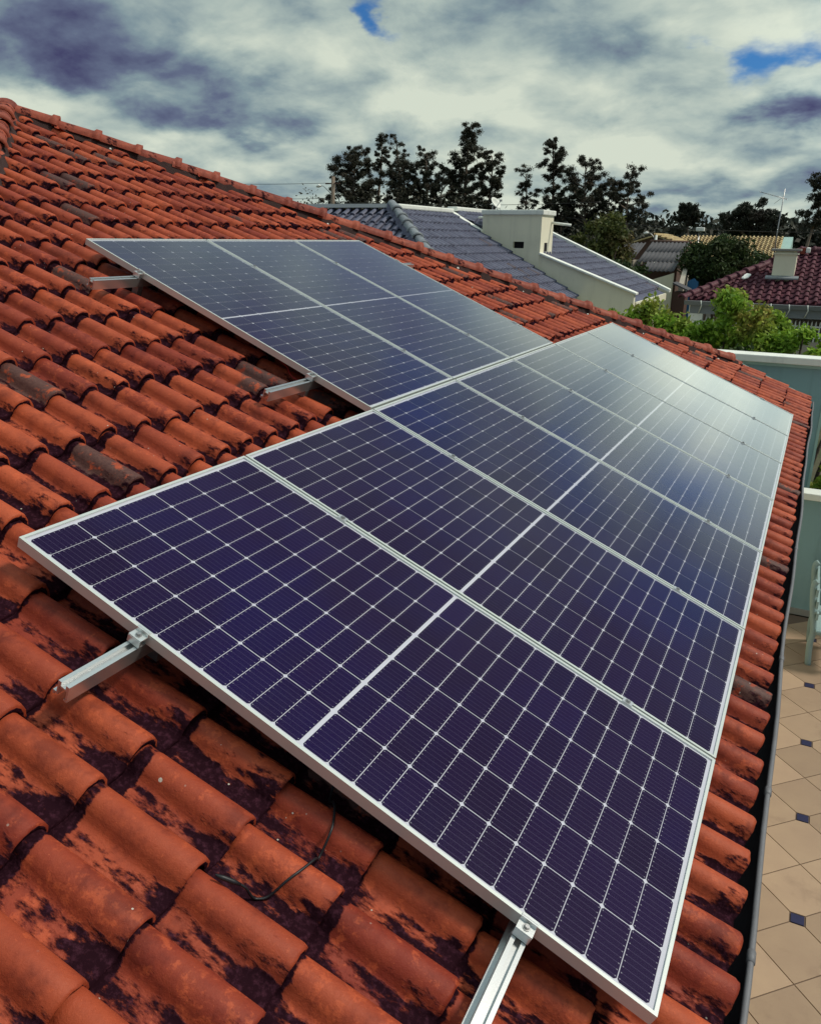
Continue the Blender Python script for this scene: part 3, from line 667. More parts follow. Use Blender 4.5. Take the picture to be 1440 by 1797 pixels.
# parapet and chimney block (built round its vents)
pw = MB(); pw.prism([(-5.9, 20.5, -3), (-.52, 20.5, -3), (-.52, 20.5, -1.30), (-3.13, 20.5, -.38), (-4.84, 20.5, -.10), (-4.84, 20.5, .16), (-5.9, 20.5, .73)], (0, .18, 0)); par = pw.obj('parapet', M['cream'], gh)
copings(par, [(-5.92, .735), (-4.86, .168)], 20.44, 20.74, .05, M['white']); copings(par, [(-3.16, -.372), (-.46, -1.324)], 20.44, 20.74, .055, M['white'])
chm = MB(); x0, x1, y0, y1, z0, z1 = -4.85, -3.15, 20.485, 21.55, -1.0, .64
chm.box(x0, x1 - .25, y0 + .28, y1 - .003, z0, z1 - .01)
chm.box(x0, -3.93, y0, y0 + .28, z0, z1); chm.box(-3.62, x1 - .12, y0, y0 + .28, z0, z1); chm.box(-3.93, -3.62, y0, y0 + .28, z0, -.22); chm.box(-3.93, -3.62, y0, y0 + .28, -.05, z1)
chm.box(x1 - .118, x1, y0, y0 + .34, z0, z1); chm.box(x1 - .25, x1, y0 + .62, y1, z0, z1); chm.box(x1 - .25, x1, y0 + .34, y0 + .62, z0, -.30); chm.box(x1 - .25, x1, y0 + .34, y0 + .62, -.07, z1)
chim = chm.obj('chimney', M['cream'], gh)
vv = MB(); vv.box(-3.95, -3.60, y0 + .12, y0 + .27, -.25, -.02); vv.obj('vent', M['dark'], chim)
vv = MB(); vv.box(x1 - .22, x1 - .012, y0 + .342, y0 + .618, -.298, -.072); vv.obj('vent', M['dark'], chim)
cp = MB(); cp.box(x0 - .03, x1 + .05, y0 - .05, y1 + .05, z1, z1 + .13); cap_ = bevel(cp.obj('cap', M['white'], chim), .02)
fl = MB(); fl.box(x1 - .06, x1 + .22, 20.80, 21.65, -.62, -.46); fl.obj('flashing', M['white'], chim)
pi = MB(); pi.tube([(x1 - .02, 21.35, .46), (x1 + .55, 21.40, .40)], .035, 10); pi.obj('pipe', M['white'], chim)
pi = MB(); pi.tube([(x0 - .25, 20.8, .58), (x0 + .1, 20.8, .58)], .03, 10); pi.obj('pipe', M['white'], chim)
# satellite dish behind the chimney
sdh = thing('satellite_dish', (-5.7, 23.4, .70), 'small white satellite dish behind the cream chimney', 'satellite dish')
mb = MB(); vs = []; nrm = Vector((.75, -.2, .55)).normalized(); a_ = nrm.orthogonal().normalized(); b2 = nrm.cross(a_); c_ = Vector((-5.66, 23.4, 1.02))
for i in range(5):
    r_ = .20 * i / 4
    for k in range(14): t = 2 * math.pi * k / 14; vs.append(c_ + (a_ * math.cos(t) + b2 * math.sin(t)) * r_ + nrm * (.09 * (i / 4) ** 2))
o = mb.add(vs, [(i * 14 + k, i * 14 + (k + 1) % 14, i * 14 + 14 + (k + 1) % 14, i * 14 + 14 + k) for i in range(4) for k in range(14)], smooth=True).obj('reflector', M['white'], sdh)
md = o.modifiers.new('solid', 'SOLIDIFY'); md.thickness = .012
mb = MB(); mb.tube([(-5.7, 23.4, .70), (-5.7, 23.4, .95), c_], .02, 8); mb.obj('mast', M['steel'], sdh)
mb = MB(); mb.tube([c_ - a_ * .25, c_ + nrm * .3 - a_ * .1], .01, 6); mb.box(-.03, .03, -.03, .03, -.03, .03, Matrix.Translation(c_ + nrm * .3 - a_ * .1)); mb.obj('receiver_arm', M['steel'], sdh)

# ------------------------------------------------------------------ maroon-roofed house on the right
mh = thing('maroon_roof_house', (5, 27, GZ), 'house with maroon tile roof, white chimney and white barred railing', 'house')
TM = math.atan2(1.32, 3.5); evm = Vector((0, -math.cos(TM), -math.sin(TM))); P0 = Vector((3.08, 27.5, -.26))
tiled_face(mh, P0, evm, PX, lambda p: p.x > 3.08 - (27.5 - p.y) * .79 + .04, (0, 3.75), (-2.9, 7.0), .245, .335, M['maroon_tile'], parts=lambda p: p.x < 4.6, seed=12)
mcaps = caps_for(M['maroon_tile'], .12)
hip_caps(P0 + Vector((0, 0, .07)), P0 + Vector((-2.76, -3.5, -1.32 + .07)), .36, parent=mh, vars_=mcaps, mort=M['maroon_tile'], w=.1, hgt=.08)
hip_caps(P0 + Vector((7, 0, .06)), P0 + Vector((0, 0, .06)), .36, parent=mh, vars_=mcaps, mort=M['maroon_tile'], w=.1, hgt=.08)
mb = MB(); mb.prism([P0 - Vector((0, 0, .04)), P0 + Vector((-2.7, -3.42, -1.33)), P0 + Vector((7, -3.42, -1.33)), P0 + Vector((7, 0, -.04))], (0, 0, -.08)); mb.obj('roof_deck', M['maroon_tile'], mh)
mb = MB(); mb.prism([P0 - Vector((0, 0, .05)), P0 + Vector((7, 0, -.05)), P0 + Vector((7, 4, -1.5)), P0 + Vector((-2.7, 4, -1.5))], (0, 0, -.08)); mb.obj('roof_deck', M['maroon_tile'], mh)
mb = MB(); mb.prism([P0 - Vector((0, 0, .05)), P0 + Vector((-2.7, 4, -1.5)), P0 + Vector((-2.7, -3.42, -1.33))], (0, 0, -.08)); mb.obj('roof_deck', M['maroon_tile'], mh)
gt = MB(); gt.prism([(.28, 23.80, -1.62), (.28, 23.93, -1.62), (.28, 23.93, -1.74), (.28, 23.84, -1.74)], (9.5, 0, 0)); gt.obj('gutter', M['lead'], mh)
gt = MB(); gt.box(.45, 9.6, 23.95, 24.02, -1.98, -1.70); gt.obj('fascia', M['lead'], mh)
for k in range(15):
    x = .75 + k * .47; br = MB(); br.tube([(x, 23.79, -1.60), (x + .03, 23.79, -1.75), (x - .04, 23.94, -1.96)], .016, 6); br.obj('gutter_bracket', M['white'], mh)
wl = MB(); wl.box(1.0, 9.6, 26.0, 31, GZ, -1.75); wl.obj('wall', M['plaster'], mh)
pi = MB(); pi.box(.42, .82, 23.96, 24.3, GZ, -1.72); pi.obj('pillar', M['white'], mh)
pi = MB(); pi.box(.55, 9.5, 24.06, 24.2, GZ, -2.62); pi.obj('porch_wall', M['plaster'], mh)
for k in range(64):
    x = .90 + k * .105; br = MB(); br.box(x, x + .032, 24.10, 24.13, -2.62, -2.10 + .0); br.prism([(x, 24.10, -2.10), (x + .032, 24.10, -2.10), (x + .016, 24.10, -2.04)], (0, .03, 0)); br.obj('railing_bar', M['white'], mh)
rl = MB(); rl.box(.83, 8.0, 24.09, 24.095, -2.52, -2.48); rl.box(.83, 8.0, 24.09, 24.095, -2.22, -2.18); rl.obj('railing_rail', M['white'], mh)
ch_ = MB(); ch_.box(2.44, 3.04, 25.45, 26.05, -1.1, -.30); mc = ch_.obj('chimney', M['cream'], mh)
cp = MB(); cp.box(2.34, 3.14, 25.35, 26.15, -.20, -.14); bevel(cp.obj('cap_slab', M['concrete'], mc), .01)
cp = MB(); cp.box(2.40, 3.08, 25.41, 26.09, -.30, -.25); cp.box(2.46, 3.02, 25.47, 26.03, -.25, -.20); cp.obj('cap_neck', M['cream'], mc)
fl = MB(); fl.prism([(2.28, 25.28, -.995), (3.18, 25.28, -.995), (3.18, 25.44, -.935), (2.28, 25.44, -.935)], (0, 0, .04)); fl.obj('flashing', M['lead'], mc)
pt = MB(); pt.prism([(1.64, 25.08, -1.01), (1.72, 25.02, -1.03), (1.84, 25.10, -.99), (1.90, 25.26, -.91), (1.76, 25.28, -.89), (1.70, 25.16, -.95)], (0, 0, .05)); bevel(pt.obj('white_patch', M['plate'], mh), .02)  # loose white sheet lying on the hip
pt = MB(); pt.box(3.02, 3.20, 27.30, 27.5, -.30, -.12); pt.obj('ridge_end', M['cap'], mh); pt = MB(); pt.box(3.21, 3.34, 27.28, 27.48, -.28, -.10); bevel(pt.obj('white_patch', M['plate'], mh), .04)
# TV antenna
an = thing('tv_antenna', (2.34, 27.0, -.42), 'thin TV antenna on a mast above the maroon roof', 'antenna')
mb = MB(); mb.tube([(2.34, 27.0, -.60), (2.33, 27.0, .4), (2.36, 27.0, 1.58)], [.02, .018, .013], 6); mb.obj('mast', M['steel'], an)
mb = MB(); mb.tube([(1.66, 27.0, 1.50), (2.46, 26.9, 1.28)], .010, 6); bm_ = mb.obj('boom', M['steel'], an)
for k in range(7):
    t = k / 6; c = Vector((1.66, 27, 1.50)).lerp(Vector((2.46, 26.9, 1.28)), t); l = .10 + .12 * t
    mb = MB(); mb.tube([c + Vector((.03, -l * 1.5, -.25 * l)), c + Vector((-.03, l * 1.5, .25 * l))], .006, 5); mb.obj('element', M['steel'], bm_)
mb = MB(); mb.tube([(2.12, 27, 1.16), (2.40, 27, 1.40)], .006, 5); mb.obj('element', M['steel'], bm_)

# ------------------------------------------------------------------ sheds and the tan-roofed house farther off
th_ = thing('tan_roof_house', (-2, 56, GZ), 'long house with a pale tan clay tile roof in the distance', 'house')
TT = math.atan2(1.15, 4.0); evt = Vector((0, -math.cos(TT), -math.sin(TT)))
tiled_face(th_, Vector((-2, 57, .36)), evt, PX, lambda p: True, (0, 4.3), (-3.1, 3.1), .24, .36, M['tan_tile'], seed=21)
mb = MB(); mb.prism([(-5.1, 57, .33), (1.1, 57, .30), (1.1, 52.9, -.88), (-5.1, 52.9, -.85)], (0, 0, -.1)); mb.prism([(-5.1, 57, .33), (1.1, 57, .30), (1.1, 61, -.88), (-5.1, 61, -.85)], (0, 0, -.1)); mb.obj('roof_deck', M['tan_tile'], th_)
# left wing: gable facing us
evw = Vector((math.cos(R(17)), 0, -math.sin(R(17))))
tiled_face(th_, Vector((-6.0, 52.2, .42)), evw, PY, lambda p: True, (0, 2.9), (0, 4.6), .24, .36, M['tan_tile'], seed=22)
mb = MB(); mb.prism([(-6.0, 52.2, .38), (-3.2, 52.2, -.48), (-3.2, 57, -.48), (-6.0, 57, .38)], (0, 0, -.08)); mb.prism([(-6.0, 52.2, .38), (-8.0, 52.2, -.25), (-8.0, 57, -.25), (-6.0, 57, .38)], (0, 0, -.08)); mb.obj('roof_deck', M['tan_tile'], th_)
mb = MB(); mb.prism([(-7.8, 52.4, GZ), (-3.4, 52.4, GZ), (-3.4, 52.4, -.55), (-6.0, 52.4, .24), (-7.8, 52.4, -.35)], (0, .2, 0)); mb.obj('gable_wall', M['brown'], th_)
mb = MB(); mb.box(-5, 1.0, 53.4, 60.5, GZ, -1.0); mb.obj('wall', M['plaster'], th_)
mb = MB(); mb.prism([(1.1, 54.2, -.75), (1.1, 57, .36), (1.1, 58, -.2), (1.1, 58, -1.2), (1.1, 54.2, -1.2)], (.55, 0, 0)); mb.obj('gable_end', M['teal_l'], th_)
mb = MB(); mb.box(.2, .9, 53.2, 53.3, -1.9, -1.15); wn = mb.obj('window', M['window'], th_); mb = MB(); mb.box(.12, .98, 53.16, 53.22, -1.22, -1.13); mb.box(.12, .98, 53.16, 53.22, -1.95, -1.88); mb.obj('window_frame', M['white'], wn)
def corrugated(mb, P0, ev, ey, L, Wd, pitch=.18, amp=.03):
    en = ev.cross(ey); en = en if en.z > 0 else -en; n = int(Wd / pitch * 4); vs = []
    for i in range(n + 1):
        o_ = P0 + ey * (Wd * i / n) + en * (amp * math.sin(2 * math.pi * i / 4)); vs += [o_, o_ + ev * L]
    mb.add(vs, [(2 * i, 2 * i + 1, 2 * i + 3, 2 * i + 2) for i in range(n)], smooth=True); return mb
sh = thing('grey_shed', (-2.8, 38, GZ), 'old shed with grey corrugated fibre cement roof sheets', 'shed')
evs = Vector((0, -3.0, -.82)).normalized()
for i in range(2):
    o = corrugated(MB(), Vector((-3.75 + i * .0, 39.5 - i * 1.5, -.02 - i * .42)), evs, PX, 1.62, 1.72).obj('roof_sheet', M['fibro'], sh)
    md = o.modifiers.new('solid', 'SOLIDIFY'); md.thickness = .012
o = corrugated(MB(), Vector((-3.3, 36.4, -.86)), Vector((0, -1, -.34)).normalized(), PX, 1.1, 1.35).obj('lean_to_sheet', M['fibro'], sh); o.modifiers.new('solid', 'SOLIDIFY').thickness = .012
mb = MB(); mb.tube([(-3.85, 39.5, .0), (-1.95, 39.5, -.03)], .07, 8); mb.obj('ridge_roll', M['brown'], sh)
mb = MB(); mb.box(-3.7, -2.05, 36.8, 39.4, GZ, -1.0); mb.prism([(-2.06, 36.6, -1.05), (-2.06, 39.5, -.12), (-2.06, 39.5, -1.05)], (.05, 0, 0)); mb.obj('wall', M['brown'], sh)
for x in (-3.2, -2.1):
    mb = MB(); mb.box(x, x + .08, 35.4, 35.48, GZ, -1.22); mb.obj('post', M['brown'], sh)
s2 = thing('low_grey_shed', (-4.7, 39, GZ), 'low grey roofed shed behind the leafy tree', 'shed')
o = corrugated(MB(), Vector((-5.4, 39.6, -.08)), Vector((0, -1, -.28)).normalized(), PX, 2.6, 1.35).obj('roof_sheet', M['fibro'], s2); o.modifiers.new('solid', 'SOLIDIFY').thickness = .012
mb = MB(); mb.box(-5.3, -4.1, 37.3, 39.4, GZ, -.85); mb.obj('wall', M['plaster'], s2)
mb = MB(); mb.box(-4.72, -4.35, 37.2, 37.24, -1.0, -.72); mb.obj('window', M['plate'], s2)
bw = thing('boundary_wall', (-1.2, 32, GZ), 'tall weathered wall running back past the sheds', 'wall')
mb = MB(); mb.prism([(-1.72, 37, GZ), (-.72, 29, GZ), (-.72, 29, -1.40), (-1.55, 36.2, -.22), (-1.72, 37, -.20)], (.16, .02, 0)); mb.obj('wall_panel', M['plaster'], bw)
yw = MB(); yw.prism([(-2.6, 34, GZ), (-1.72, 34, GZ), (-1.72, 34, -1.22), (-2.6, 34, -1.52)], (0, .15, 0)); tag(yw.obj('yard_wall', M['cream']), 'pale yellow wall in front of the old shed', 'wall')
db = thing('garden_hut', (-.45, 28, GZ), 'small dark hut with a pale sloping roof board beside the blue panel', 'hut')
mb = MB(); mb.box(-.70, -.30, 27.9, 28.6, GZ, -1.62); mb.obj('wall', M['brown'], db)
mb = MB(); mb.prism([(-.74, 27.8, -1.36), (-.22, 27.8, -1.58), (-.22, 27.8, -1.53), (-.74, 27.8, -1.31)], (0, .9, 0)); mb.obj('roof_board', M['fibro'], db)
bl = MB(); bl.prism([(-.72, 31, GZ), (-.33, 31, GZ), (-.33, 31, -1.42), (-.50, 31, -1.28), (-.72, 31, -1.40)], (0, .5, 0)); tag(bl.obj('blue_shelter', M['bluep']), 'bright blue painted shelter under the round tree', 'shelter')

# ------------------------------------------------------------------ teal garden walls, bench
tw = thing('garden_wall', (2, 10.6, GZ), 'tall teal garden wall with white coping behind the roof edge', 'wall')
mb = MB(); mb.box(-3.0, 4.12, 10.6, 10.78, GZ, -1.52); mb.obj('wall_panel', M['teal'], tw)
mb = MB(); mb.box(-3.0, 4.20, 10.52, 10.86, -1.518, -1.42); bevel(mb.obj('coping', M['white'], tw), .012)
mb = MB(); mb.box(-3.0, 4.16, 10.57, 10.81, -1.56, -1.5185); mb.obj('coping_fillet', M['teal_l'], tw)
mb = MB(); mb.box(4.121, 4.155, 10.585, 10.80, GZ, -1.561); mb.obj('wall_end', M['teal_l'], tw)
lw = thing('low_garden_wall', (5, 9.4, GZ), 'lower teal wall with white coping at the end of the patio', 'wall')
mb = MB(); mb.box(3.5, 8.5, 9.37, 9.52, GZ, -3.02); mb.obj('wall_panel', M['teal'], lw)
mb = MB(); mb.box(3.5, 8.5, 9.31, 9.58, -3.018, -2.93); bevel(mb.obj('coping', M['white'], lw), .012)
mb = MB(); mb.box(3.5, 8.5, 9.345, 9.369, GZ + .006, GZ + .09); mb.obj('skirting', M['concrete'], lw)
be = thing('garden_bench', (4.75, 8.35, GZ), 'pale teal garden bench standing on the patio at the right edge', 'bench')
def arch(pts, r): return MB().tube(smooth_path(pts, 5), r, 8)
for y in (7.98, 8.62):
    mb = MB(); mb.tube(smooth_path([(4.42, y, GZ), (4.40, y, GZ + .25), (4.41, y, GZ + .45), (4.36, y, GZ + .72), (4.33, y, GZ + .98), (4.36, y, GZ + 1.04)], 5), [.034] * 26, 8); mb.obj('leg', M['bench'], be)
    mb = MB(); mb.tube(smooth_path([(4.86, y, GZ), (4.84, y, GZ + .3), (4.86, y, GZ + .62)], 5), .030, 8); mb.obj('leg', M['bench'], be)
    mb = MB(); mb.tube(smooth_path([(4.38, y, GZ + .66), (4.6, y, GZ + .70), (4.88, y, GZ + .63)], 5), .030, 8); mb.obj('armrest', M['bench'], be)
    mb = MB(); mb.box(4.40, 4.86, y - .02, y + .02, GZ + .40, GZ + .44); mb.obj('seat_bracket', M['bench'], be)
for k in range(5):
    x = 4.43 + k * .088; mb = MB(); mb.box(x, x + .07, 7.9, 8.7, GZ + .441, GZ + .465); bevel(mb.obj('seat_slat', M['bench'], be), .006)
for k in range(3):
    z = GZ + .60 + k * .14; mb = MB(); mb.box(4.405 - k * .022, 4.43 - k * .022, 7.9, 8.7, z, z + .09); bevel(mb.obj('back_slat', M['bench'], be), .006)

# ------------------------------------------------------------------ vegetation
def leaf_mesh(name, mat, clumps, size, rng, droop=.0, shape=.5):
    """leaf-sized quads spread through ellipsoidal clumps: (centre, (rx,ry,rz), count)"""
    P = []; Rr = []
    for c, r, n in clumps:
        d = rng.normal(size=(n, 3)); d /= np.linalg.norm(d, axis=1)[:, None]; rad = np.minimum(1.12, np.abs(rng.normal(size=(n, 1))) * .62 + .12)
        P.append(np.array(c)[None] + d * rad * np.array(r)[None]); Rr.append(d)
    P = np.concatenate(P); D = np.concatenate(Rr); n = len(P)
    a = rng.normal(size=(n, 3)) + D * .6; a[:, 2] -= droop; a /= np.linalg.norm(a, axis=1)[:, None]
    q = rng.normal(size=(n, 3)); b = np.cross(a, q); b /= np.linalg.norm(b, axis=1)[:, None]
    s = size * (.6 + .8 * rng.random((n, 1)))
    v = np.stack([P - a * s, P + b * s * shape, P + a * s, P - b * s * shape], 1).reshape(-1, 3)
    me = bpy.data.meshes.new(name); me.vertices.add(4 * n); me.vertices.foreach_set('co', v.ravel().astype(np.float32))
    me.loops.add(4 * n); me.loops.foreach_set('vertex_index', np.arange(4 * n, dtype=np.int32))
    me.polygons.add(n); me.polygons.foreach_set('loop_start', np.arange(0, 4 * n, 4, dtype=np.int32))
    at = me.attributes.new('tr', 'FLOAT', 'POINT'); at.data.foreach_set('value', np.repeat(rng.random(n), 4).astype(np.float32))
    me.materials.append(mat); me.update(calc_edges=True); return me
nrng = np.random.default_rng(7)
def gum(x, y, top, cbase, width, label, seed, n_br=16, leaf=.10, cnt=380, mat='gum', dens=1.0, group='eucalyptus trees on the skyline', name='eucalyptus_tree', shape='oval', barkm='pale_bark', spread=1.0):
    r = random.Random(seed); q = np.random.default_rng(seed); t = thing(name, (x, y, GZ), label, 'tree', group)
    lean = r.uniform(-.5, .5); H_ = top - GZ; tr = MB(); clumps = []
    def tp(z): f = (z - GZ) / H_; return Vector((x + lean * f * f + .18 * math.sin(f * 7 + seed), y + .15 * math.cos(f * 5 + seed), z))
    zs = [GZ - .1 + H_ * .97 * i / 10 for i in range(11)]
    tr.tube([tp(z) for z in zs], [.02 * H_ * (1 - .82 * i / 10) for i in range(11)], 7)
    for i in range(n_br):
        f = i / max(1, n_br - 1); z = cbase + (top - cbase) * (f ** .9) * .97
        prof = {'oval': math.sin(math.pi * (.12 + .80 * f)) ** .8, 'cone': 1 - .80 * f, 'flat': .55 + .5 * math.sin(math.pi * f), 'column': .5 + .25 * math.sin(math.pi * f * 3)}[shape]
        L = width * prof * r.uniform(.55, 1.1); az_ = i * 2.4 + r.uniform(-.5, .5)
        b0 = tp(max(GZ + 1, z - L * .55)); e = tp(z) + Vector((math.cos(az_) * L, math.sin(az_) * L * .8, r.uniform(-.1, .35)))
        tr.tube([b0, b0.lerp(e, .5) + Vector((0, 0, -.08 * L)), e], [.035 + .03 * L, .03 + .015 * L, .012], 5)
        for k in range(2 if L > width * .45 else 1):
            c = b0.lerp(e, 1.0 - .35 * k); rad = (.30 + .26 * width * .5) * r.uniform(.65, 1.15)
            for e_ in range(4):
                o_ = rad * .62; w_ = rad * r.uniform(.40, .85)
                clumps.append(((c.x + r.gauss(0, o_), c.y + r.gauss(0, o_), c.z + r.gauss(0, o_ * .6)), (w_ * spread, w_ * spread, w_ * .7), max(5, int(cnt * .55 * dens * r.uniform(.5, 1.3)))))
    tr.obj('trunk', M[barkm], t); link('crown', leaf_mesh('crown', M[mat], clumps, leaf * 1.25, q, .55, .26), t); return t
L = gum
gum(-46.6, 85, 9.4, 1.2, 3.1, 'broad dense eucalyptus at the left end of the skyline trees beside the pole', 1, 40, cnt=465)
gum(-45.4, 88, 11.1, 7.0, 1.0, 'thin wispy treetop rising above the broad leftmost eucalyptus', 2, 9, dens=.5)
gum(-42.1, 87, 10.9, 2.0, 1.9, 'slender sparse eucalyptus with a bare tip, second group from the left', 3, 18, dens=.6)
gum(-40.0, 85, 8.0, 0, 2.6, 'medium round eucalyptus between the leftmost and the tallest', 4, 30, cnt=340)
gum(-37.9, 86, 9.3, 0, 2.2, 'eucalyptus with a flat double top left of the tallest tree', 5, 26, cnt=340, shape='flat')
gum(-35.6, 85, 7.4, -1, 2.2, 'lower dark eucalyptus tucked against the tallest tree', 6, 24, cnt=340)
gum(-33.0, 86, 11.3, 0, 3.0, 'tallest eucalyptus with a pointed crown at the middle of the skyline', 7, 46, cnt=387, shape='cone')
gum(-29.8, 85, 8.8, -.5, 2.1, 'dense eucalyptus just right of the tallest tree', 8, 28, cnt=372)
gum(-26.3, 86, 7.0, 1.0, 1.4, 'small sparse eucalyptus standing in the gap behind the chimney', 9, 14, dens=.45)
gum(-23.4, 86, 9.6, 1.0, 1.8, 'tall narrow eucalyptus standing alone right of the chimney', 10, 24, dens=.85, shape='column')
gum(-21.5, 85, 4.6, -1, 2.0, 'short bushy tree at the foot of the tall narrow eucalyptus', 13, 18)
gum(-19.4, 85, 7.6, .5, 2.4, 'eucalyptus with dense umbrella crown and dark lower skirt', 11, 26, cnt=325, shape='flat')
gum(-17.1, 86, 5.8, 1, 1.6, 'light small eucalyptus between the umbrella one and the open one', 14, 14, dens=.6)
gum(-14.9, 85, 6.5, 1.5, 2.0, 'open eucalyptus with gaps in its crown, rightmost of the skyline group', 12, 16, dens=.7)
gum(1.9, 85, 6.0, 1.2, 1.5, 'lone eucalyptus at the right edge of the picture above the forest', 15, 18, dens=.75, shape='column')
gum(-2.3, 75, 2.9, .2, 2.3, 'dark bushy tree standing above the forest behind the antenna', 16, 26, cnt=434, name='dark_tree', group='dark trees at the forest edge', mat='forest')
gum(-8.2, 80, 3.1, 1.6, 1.0, 'small feathery treetop above the forest left of the antenna', 17, 14, dens=.8, name='dark_tree', group='dark trees at the forest edge', mat='forest')
# far forest, one mass
fr_ = np.random.default_rng(3); cl2 = []
for k in range(1000):
    az_ = math.radians(fr_.uniform(-62, 22)); d_ = fr_.uniform(92, 175); h_ = fr_.uniform(5.6, 7.6) * (1 + max(0, (d_ - 120)) / 260)
    cx_, cy_ = CAM.x + math.sin(az_) * d_, CAM.y + math.cos(az_) * d_; rr_ = fr_.uniform(1.3, 2.8)
    cl2.append(((cx_, cy_, GZ + h_ * .55), (rr_ * 1.3, rr_ * 1.3, h_ * .50), 200))
tag(link('forest', leaf_mesh('forest', M['forest'], cl2, .36, fr_, .2, .6)), 'dark far forest forming the horizon behind the houses', 'forest', kind='stuff')
ug = []                                                       # undergrowth below the eucalypts
for k in range(330):
    cx_ = fr_.uniform(-51, -11); cy_ = fr_.uniform(72, 90); h_ = fr_.uniform(3.2, 6.4) if cx_ > -28 else fr_.uniform(5.0, 9.6)
    ug.append(((cx_, cy_, GZ + h_ * .5), (1.5, 1.5, h_ * .5), 330))
tag(link('undergrowth', leaf_mesh('undergrowth', M['gum'], ug, .17, fr_, .2, .5)), 'dark scrub below the skyline eucalyptus trees', 'scrub', kind='stuff')
def shrub(name, x, y, top, rx, base, label, mat, leaf, n_cl, cnt, seed, group, stems=5, shape=.45, stem_mat='bark', rz=None, low=GZ):
    r = random.Random(seed); t = thing(name, (x, y, low), label, 'shrub' if 'shrub' in name else 'tree', group); mb = MB(); cls = []
    for i in range(n_cl):
        f = r.random(); z = base + (top - base) * (i + .5) / n_cl; w = rx * math.sqrt(max(.12, 1 - ((z - (top * .45 + base * .55)) / ((top - base) * .62)) ** 2)); a = r.uniform(0, 6.28); q = w * math.sqrt(r.random())
        rad = rx * r.uniform(.20, .36); cls.append(((x + math.cos(a) * q, y + math.sin(a) * q, z), (rad, rad, rad * .85), int(cnt * r.uniform(.7, 1.3))))
    for i in range(stems):
        c = cls[r.randrange(len(cls))][0]; mb.tube([(x + r.uniform(-.1, .1), y + r.uniform(-.1, .1), low - .05), (x * .6 + c[0] * .4, y * .6 + c[1] * .4, low * .5 + c[2] * .5), c], [.045, .03, .012], 6)
    mb.obj('stem' if 'shrub' in name else 'trunk', M[stem_mat], t); link('foliage' if 'shrub' in name else 'crown', leaf_mesh('foliage', M[mat], cls, leaf, np.random.default_rng(seed), .25, shape), t); return t
G_ = 'leafy green shrubs behind the garden wall'
shrub('hedge_shrub', 1.45, 13.0, -1.02, .62, -2.2, 'bright green shrub nearest the grey roof, leftmost of the hedge', 'hedge', .050, 39, 190, 31, G_)
shrub('hedge_shrub', .75, 13.6, -1.25, .45, -2.2, 'low yellow green shrub half hidden by the roof ridge at left of the hedge', 'hedge', .050, 21, 190, 32, G_)
shrub('hedge_shrub', 2.05, 12.6, -1.28, .50, -2.3, 'green shrub with reddish young leaves in front of the white railing post', 'hedge', .050, 30, 190, 33, G_)
shrub('hedge_shrub', 2.72, 12.6, -.76, .58, -2.3, 'tallest shrub with a pointed top in the middle of the hedge', 'hedge', .050, 51, 190, 34, G_)
shrub('hedge_shrub', 3.20, 12.9, -1.10, .45, -2.3, 'bright leafy shrub just right of the tallest one', 'hedge', .050, 27, 190, 35, G_)
shrub('hedge_shrub', 3.62, 12.3, -1.25, .42, -2.3, 'darker shrub with red tips near the right end of the hedge', 'hedge', .046, 36, 190, 36, G_)
shrub('hedge_shrub', 4.15, 12.5, -1.38, .40, -2.4, 'green shrub at the right edge behind the wall coping', 'hedge', .050, 27, 190, 37, G_)
shrub('hedge_shrub', 2.2, 11.6, -1.55, .5, -2.3, 'low dark shrub right behind the white coping', 'bushleaf', .045, 18, 110, 38, G_)
shrub('hedge_shrub', 3.1, 11.55, -1.50, .5, -2.3, 'low shadowed shrub behind the coping below the tallest shrub', 'bushleaf', .045, 20, 120, 39, G_)
shrub('hedge_shrub', 3.95, 11.55, -1.55, .45, -2.3, 'low shrub behind the coping at far right', 'hedge', .045, 16, 120, 40, G_)
shrub('bed_shrub', 4.62, 11.4, -2.95, .42, -3.9, 'leafy green shrub in the bed beyond the low wall', 'hedge', .050, 33, 190, 41, 'plants in the garden bed')
shrub('bed_shrub', 4.45, 10.4, -3.35, .34, -4.3, 'dark low shrub just behind the low wall coping', 'bushleaf', .05, 16, 110, 42, 'plants in the garden bed')
shrub('round_tree', .25, 32, .02, 1.25, -1.45, 'round dark green tree with many bare stems beside the sheds', 'bushleaf', .075, 60, 300, 51, 'garden trees', stems=16, stem_mat='pale_bark')
shrub('leafy_tree', -3.75, 30, .78, 1.1, -1.1, 'loose leafy tree with pale blossoms behind the second grey roof', 'citrus', .085, 50, 130, 52, 'garden trees', stems=12)
shrub('dark_shrub', -2.35, 27.5, -.75, .8, -2.2, 'dark shrub at the verge of the second grey roof', 'bushleaf', .07, 30, 190, 53, 'garden shrubs', stems=6)
shrub('dark_shrub', -1.4, 26.5, -1.25, .55, -2.6, 'small dark shrub below the yellow yard wall', 'bushleaf', .08, 18, 110, 54, 'garden shrubs', stems=5)
shrub('dark_shrub', 1.6, 34, -.45, .8, -2.4, 'dark shrub between the round tree and the maroon roof', 'bushleaf', .1, 24, 120, 55, 'garden shrubs', stems=5)
